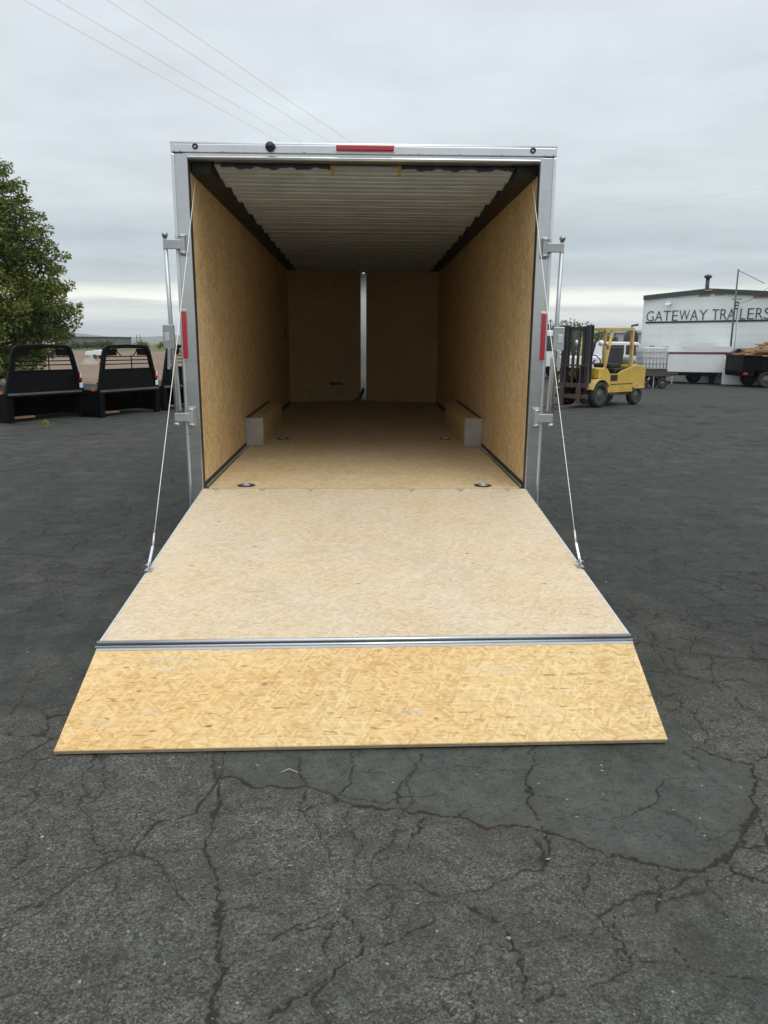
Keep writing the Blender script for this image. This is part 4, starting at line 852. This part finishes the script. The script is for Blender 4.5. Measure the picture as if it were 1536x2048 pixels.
    m = MB(); m.prism([(-2.5, .45), (2.5, .45), (2.55, .75), (2.45, 1.0), (1.1, 1.08), (-2.5, 1.08)], TR(0, -.9, 0), 1.8); m.build('body', M['white_paint'], p, .05)
    m = MB(); m.prism([(-.75, 1.06), (1.2, 1.06), (.65, 1.68), (-.6, 1.70)], TR(0, -.78, 0), 1.56); cab = m.build('cab', M['white_paint'], p, .05)
    for x0, x1 in ((-.58, .02), (.10, .78)):
        MB().add([(x0, -.785, 1.12), (x1+.12 if x1 > .5 else x1, -.785, 1.12), (x1-.14 if x1 > .5 else x1, -.785, 1.56), (x0, -.785, 1.56), (x0, -.77, 1.12), (x1, -.77, 1.12), (x1-.14, -.77, 1.56), (x0, -.77, 1.56)], [(0, 1, 2, 3), (7, 6, 5, 4), (0, 4, 5, 1), (1, 5, 6, 2), (2, 6, 7, 3), (3, 7, 4, 0)]).build('side_window', M['glass'], cab)
    MB().hexa([(1.13, -.68, 1.13), (1.155, -.68, 1.13), (1.155, .68, 1.13), (1.13, .68, 1.13)], [(.76, -.64, 1.58), (.785, -.64, 1.58), (.785, .64, 1.58), (.76, .64, 1.58)]).build('windshield', M['glass'], cab)
    for x in (-1.55, 1.6):
        for s in (-1, 1): wheel('wheel', p, x, s*.80, .37, .37, .24)
    MB().box(-2.62, -2.5, -.85, .85, .45, .62).build('rear_bumper', M['black'], p, .02)
    MB().box(2.5, 2.62, -.85, .85, .42, .62).build('front_bumper', M['galv'], p, .02)
    # dark tank at the corner of the shop
    t = thing('upright_tank', 'dark upright tank on legs standing at the left corner of the shop', 'tank', (12.75, 31.2, 0))
    MB().lathe([(0, .9), (.26, .95), (.34, 1.1), (.34, 1.95), (.28, 2.15), (.12, 2.28), (0, 2.30)], I4, 20, False).build('shell', M['dark_steel'], t)
    for a in (0, 90, 180, 270): MB().bar((.26*math.cos(math.radians(a+45)), .26*math.sin(math.radians(a+45)), 0), (.26*math.cos(math.radians(a+45)), .26*math.sin(math.radians(a+45)), 1.05), .06, .06).build('leg', M['dark_steel'], t)
    MB().tube([(.0, 0, 2.25), (.0, 0, 2.45), (.3, 0, 2.5)], .05, 8).build('outlet_pipe', M['dark_steel'], t)
    # van
    v = thing('parked_van', 'white van seen from behind between the trailer post and the forklift', 'van', (8.25, 29.9, 0), math.radians(2))
    m = MB(); m.prism([(-.95, .42), (.95, .42), (.98, 1.2), (.86, 2.1), (.78, 2.2), (-.78, 2.2), (-.86, 2.1), (-.98, 1.2)], I4, 4.8); m.build('body', M['white_paint'], v, .05)
    for s in (-1, 1):
        MB().hexa([(s*.43-.36, -.02, 1.28), (s*.43+.36, -.02, 1.28), (s*.43+.36, .01, 1.28), (s*.43-.36, .01, 1.28)], [(s*.42-.34, -.02, 1.95), (s*.42+.34, -.02, 1.95), (s*.42+.34, .01, 1.95), (s*.42-.34, .01, 1.95)]).build('rear_window', M['glass'], v)
        MB().box(s*.88-.05, s*.88+.05, -.03, .02, .85, 1.15).build('tail_lamp', M['red'], v)
        wheel('wheel', v, s*.82, 1.0, .35, .35, .22); wheel('wheel', v, s*.82, 3.8, .35, .35, .22)
    MB().box(-.95, .95, -.14, -.001, .40, .58).build('rear_bumper', M['black'], v, .03)
build_right()

# ------------------------------------------------------------------ trees, shrubs, far things
def leaf_mat(name, a, b, c):
    m, t = new_mat(name)
    v = t.n('ShaderNodeAttribute', attribute_name='tint').outputs['Fac']
    col = t.ramp(v, [(0., a), (.5, b), (1., c)])
    p = t.n('ShaderNodeBsdfPrincipled', {'Base Color': col, 'Roughness': .5, 'Specular IOR Level': .35})
    tr = t.n('ShaderNodeBsdfTranslucent', {'Color': t.mix(1., col, (1.2, 1.25, .6), 'MULTIPLY')})
    mx = t.n('ShaderNodeMixShader', {0: .33, 1: p.outputs[0], 2: tr.outputs[0]})
    t.t.links.new(mx.outputs[0], t.n('ShaderNodeOutputMaterial').inputs[0]); return m
M['leaf'] = leaf_mat('leaf_green', (.035, .055, .012), (.11, .145, .028), (.24, .25, .055))
M['leaf_far'] = leaf_mat('shrub_green', (.04, .06, .02), (.07, .095, .03), (.10, .12, .045))
M['bark'] = paint('bark', (.085, .065, .05), .9, .4, 7.)
def leaves(name, C, R, n, size, mat, parent, droop=.3, tone=None):
    """n diamond leaves gathered in sprays round the points C (K,3) with spread R (K,)"""
    k = rng.integers(0, len(C), n); d = rng.normal(size=(n, 3)); d /= np.linalg.norm(d, axis=1)[:, None]
    P = C[k]+d*(R[k]*rng.random(n)**.45)[:, None]*np.array([1, 1, .75])
    a = d*np.array([1, 1, .4])+rng.normal(size=(n, 3))*.55+np.array([0, 0, -droop]); a /= np.linalg.norm(a, axis=1)[:, None]
    b = np.cross(a, rng.normal(size=(n, 3))); b /= np.linalg.norm(b, axis=1)[:, None]
    s = size*(.65+.7*rng.random(n))[:, None]
    V = np.stack([P, P+a*s*.5+b*s*.24, P+a*s, P+a*s*.5-b*s*.24], 1).reshape(-1, 3)
    tint = np.clip(rng.normal(.5, .2, n)+(0 if tone is None else tone[k]), 0, 1)
    return np_mesh(name, V, np.arange(4*n).reshape(n, 4), mat, parent, attrs={'tint': np.repeat(tint, 4)})
def build_tree():
    t = thing('leafy_tree', 'large leafy green tree at the left behind the black truck beds', 'tree', (-14.55, 22.6, -.25))
    m = MB(); m.tube([(0, 0, -.1), (.05, 0, .8), (.15, .1, 1.8), (.1, 0, 3.2), (0, .1, 5.2), (-.1, 0, 7.2)], [.34, .27, .23, .18, .11, .04], 12)
    lim = []
    lobes = [(1.9, -.3, 6.3, 1.25), (2.6, -.2, 5.2, 1.1), (3.05, .0, 4.15, 1.05), (3.3, -.2, 3.0, 1.05), (3.0, .2, 2.0, 1.0), (1.2, -.8, 7.6, 1.3), (2.0, -1.0, 4.6, 1.3), (2.2, -.9, 3.2, 1.2), (2.1, -1.1, 2.0, 1.1),
             (.5, -1.2, 5.8, 1.5), (.9, -1.6, 4.0, 1.4), (1.0, -1.7, 2.5, 1.3), (1.2, -1.4, 1.2, .95), (2.3, -.4, 1.05, .9), (-1., -1.2, 7., 1.8), (-1.5, -1.5, 4.5, 1.9), (-1.4, -1.5, 2.2, 1.7), (-3., 0, 5.5, 2.), (-3.2, 0, 3., 2.), (0, 1.5, 6., 2.), (0, 1.8, 3.5, 2.), (-.3, 0, 8.2, 1.2), (-1.5, .4, 8.2, 1.5), (1.2, -1.9, 1.0, .8), (1.9, -1.6, .9, .8), (.6, -2., 1.3, .9), (1.4, -.6, 5.0, 1.3), (1.2, -.4, 6.6, 1.2), (1.9, -.3, 2.6, 1.2), (1.6, 1.2, 3.2, 1.5)]
    C, R, T = [], [], []
    for x, y, z, r in lobes:
        m.tube([(.08*z/5, 0, max(.9, z*.62)), (x*.5, y*.5, z*.85), (x, y, z)], [.08, .05, .015], 7)
        nk = int(34*r)
        lt = random.gauss(0, .10)
        for _ in range(nk):
            d = rng.normal(size=3); d /= np.linalg.norm(d); q = np.array([x, y, z])+d*r*(.35+.65*rng.random()**.6)*np.array([1, 1, .95])
            if q[2] < .45: continue
            C.append(q); R.append(.20+.20*rng.random()); T.append(lt+random.gauss(0, .12)+.10*(d[2]))
    # long sprays reaching out at the right edge
    for x, y, z in ((3.75, -.3, 5.0), (3.95, 0, 4.75), (3.55, -.2, 5.6), (4.25, .1, 3.0), (4.3, -.2, 2.75), (4.05, 0, 3.75), (3.9, 0, 2.1), (3.4, -.3, 6.0), (2.9, -.2, 6.6), (2.75, 0, 7.1), (2.35, 0, 7.6), (4.1, .2, 2.4), (3.75, 0, 4.3), (3.7, -.3, 1.5)):
        m.tube([(x*.6, y, z-.3), (x, y, z)], [.025, .006], 5)
        for k in range(4):
            f = .72+.1*k; C.append(np.array([x*f+.0, y, z-.3*(1-f)*2]))
            R.append(.24); T.append(.05)
    m.build('trunk', M['bark'], t)
    leaves('crown', np.array(C), np.array(R), 135000, .125, M['leaf'], t, .35, np.array(T))
build_tree()
def bush(name, label, loc, w, h, n, size, group, cat='shrub', mat='leaf_far', trunk=.12):
    t = thing(name, label, cat, loc, 0, group)
    C = []; R = []
    for i in range(24):
        a = random.uniform(0, 6.28); q = random.random()**.5
        C.append((w*.42*q*math.cos(a), w*.42*q*math.sin(a), h*(.25+.6*random.random()*(1-.5*q*q)))); R.append(.22*min(w, h)*(.7+.6*random.random()))
    MB().tube([(0, 0, -.05), (0, 0, h*.6)], [trunk, trunk*.3], 8).build('trunk', M['bark'], t)
    leaves('crown', np.array(C), np.array(R), n, size, M[mat], t, .1)
g = 'green trees far behind the forklift'
for (x, y), w, h, l in (((14.5, 55.3), 3.2, 3.6, 'dense green tree far beyond the van, beside the trailer post'), ((17.7, 65.4), 4.0, 4.0, 'round green tree far behind the left side of the forklift mast'), ((20.0, 67.4), 4.4, 4.35, 'tallest green tree far behind the top of the forklift mast'), ((21.6, 64.), 2.6, 3.0, 'smallest green tree far behind the forklift guard')):
    bush('distant_tree', l, (x, y, 0), w, h, 2600, .24, g, 'tree')
g = 'green shrubs in front of the grey shed'
for (x, y), w, h, l in (((-56.3, 149.4), 2.6, 1.7, 'green shrub before the left end of the long grey shed'), ((-54., 149.3), 2.6, 1.9, 'green shrub second from the left in front of the grey shed'), ((-51.9, 149.3), 3.0, 2.0, 'broad green shrub before the middle of the grey shed'), ((-49.6, 149.2), 2.6, 1.9, 'green shrub before the right end of the grey shed'), ((-46., 159.3), 2.8, 2.0, 'lone green shrub right of the grey shed beside two poles'), ((-41.2, 159.2), 3.4, 2.2, 'green shrub far off beside the trailer post at left')):
    bush('distant_shrub', l, (x, y, 0), w, h, 700, .34, g)
def far_things():
    t = thing('grey_shed', 'long low dark grey shed far across the dirt field', 'building', (-67.6, 170., 0))
    MB().box(0, 13.6, 0, 9, 0, 2.35).build('wall', M['grey_far'], t)
    MB().box(-.2, 13.8, -.2, 9.2, 2.352, 2.6).build('roof', M['dark_steel'], t)
    for x, l in ((-52.95, 'left one of two thin poles beyond the dirt field'), (-52.2, 'right one of two thin poles beyond the dirt field')):
        p = thing('far_pole', l, 'pole', (x, 180, 0), 0, 'thin poles far across the field')
        MB().tube([(0, 0, 0), (0, 0, 3.2)], .07, 8).build('shaft', M['dark_steel'], p)
        MB().box(-.25, .25, -.05, .05, 2.4, 2.5).build('crossarm', M['dark_steel'], p)
    V, F = [], []; n = 14
    for j in range(n+1):
        for i in range(n+1):
            x, y = -1+2*i/n, -1+2*j/n; r = math.hypot(x*.9, y)
            V.append((x*.62, y*.7, max(0, 1-r)**.8*.62*(1+.25*math.sin(7*x+3*y))-.02))
    for j in range(n):
        for i in range(n): a = j*(n+1)+i; F.append((a, a+1, a+n+2, a+n+1))
    o = np_mesh('dirt_heap', np.array(V), np.array(F), M['concrete']); o.location = (-19.3, 50.1, .01); tag(o, 'small dark heap of dirt out on the tan field', 'heap')
    t = thing('white_trailer', 'small white trailer parked far out on the dirt field', 'trailer', (-25.0, 67.6, .012))
    MB().prism([(-.85, .30), (.95, .30), (.95, .70), (.3, .78), (-.7, .66)], I4, 1.6).build('body', M['white_paint'], t, .04)
    for s in (0.05, 1.55): wheel('wheel', t, .1, s, .2, .2, .15, seg=14)
    # low grey building seen through the forklift guard
    t = thing('grey_warehouse', 'pale grey warehouse far behind the forklift', 'building', (34, 120, 0))
    MB().box(0, 26, 0, 14, 0, 3.4).build('wall', paint('pale_shed', (.30, .32, .33), .7, .1, .1), t)
    MB().box(-.3, 26.3, -.3, 14.3, 3.402, 3.75).build('roof', M['tank_steel'], t)
far_things()

# ------------------------------------------------------------------ overhead lines
def wires():
    d = Vector((.342, .94, 0)); k = 0
    for (x, y), l in (((-5.151, 14.776), 'overhead power line leftmost of four crossing the sky'), ((-4.382, 15.096), 'overhead power line second from the left in the sky'), ((-3.231, 15.563), 'overhead power line third from the left in the sky'), ((-2.391, 15.913), 'overhead power line rightmost of four crossing the sky')):
        p = Vector((x, y, 8)); pts = [p+d*s+Vector((0, 0, .0004*s*s*(1 if abs(s) < 99 else 1))) for s in (-40, -30, -20, -12, -6, 0, 6, 12, 20, 32, 46, 62)]
        tag(MB().tube(pts, .003, 6).build('power_line', M['wire']), l, 'wire', 'overhead power lines at upper left')
    for dz, l in ((0, 'upper faint power line in the sky right of the trailer'), (-.55, 'lower faint power line in the sky right of the trailer')):
        a, b = Vector((12.58, 46.97, 10.0+dz)), Vector((26.5, 46.9, 11.48+dz*.6)); pts = [a+(b-a)*s+Vector((0, 0, .5*(s-.5)**2)) for s in (-1.4, -.7, -.3, 0, .25, .5, .75, 1, 1.4, 2)]
        tag(MB().tube(pts, .0045, 6).build('power_line', M['wire']), l, 'wire', 'faint power lines at right')
wires()

# ------------------------------------------------------------------ litter on the asphalt
def litter():
    n = 420; V, F = [], []
    base = np.array([(1, 0, 0), (-1, 0, 0), (0, 1, 0), (0, -1, 0), (0, 0, 1), (0, 0, -1)]); fc = [(0, 2, 4), (2, 1, 4), (1, 3, 4), (3, 0, 4), (2, 0, 5), (1, 2, 5), (3, 1, 5), (0, 3, 5)]
    i = 0
    while i < n:
        y = -4.4+6*rng.random()**1.5; x = rng.uniform(-1, 1)*(.8+.62*(y+5.75)); 
        if abs(x) < 1.3 and -3.05 < y < 1: continue
        s = .0022+.0042*rng.random()**3; A = rng.normal(size=(3, 3))*.35+np.eye(3)
        V += [tuple(np.array([x, y, s*.3])+s*(A @ p)*np.array([1.2, 1., .6])) for p in base]; F += [tuple(a+6*i for a in f) for f in fc]; i += 1
    o = np_mesh('loose_gravel', np.array(V), np.array(F), paint('pale_pebble', (.30, .28, .25), .8, .5, 30.)); tag(o, 'scattered pale pebbles on the asphalt', kind='stuff')
    # a few dry leaves and twigs
    tw = paint('dry_twig', (.36, .31, .24), .8, .3)
    for x, y, a in ((-.255, -3.06, .3), (-.20, -3.075, -.5)):
        pass
    o = MB().tube([(-.33, -3.135, .006), (-.30, -3.12, .012), (-.265, -3.135, .005)], .0022, 5).build('twig', tw); tag(o, 'pale dry twig on the asphalt just below the ramp lip', 'twig')
    w = thing('weed', 'tiny green weed growing in the asphalt before the first truck bed', 'weed', (-5.98, 8.86, 0))
    C = np.array([(random.uniform(-.04, .04), random.uniform(-.04, .04), random.uniform(.03, .11)) for _ in range(8)])
    leaves('leaves', C, np.full(8, .03), 40, .045, M['leaf'], w, -.2, np.full(8, .4))
litter()

# ------------------------------------------------------------------ air
def haze():
    m = bpy.data.materials.new('haze_air'); m.use_nodes = True; m.node_tree.nodes.clear(); t = NT(m.node_tree)
    v = t.n('ShaderNodeVolumePrincipled', {'Color': (.86, .90, .96), 'Density': HAZE, 'Anisotropy': .2})
    t.t.links.new(v.outputs[0], t.n('ShaderNodeOutputMaterial').inputs['Volume'])
    o = MB().box(-6500, 6500, -400, 6500, -4, 92).build('haze', m); tag(o, 'thin pale haze over the distance', kind='stuff')
HAZE = .00024
haze()
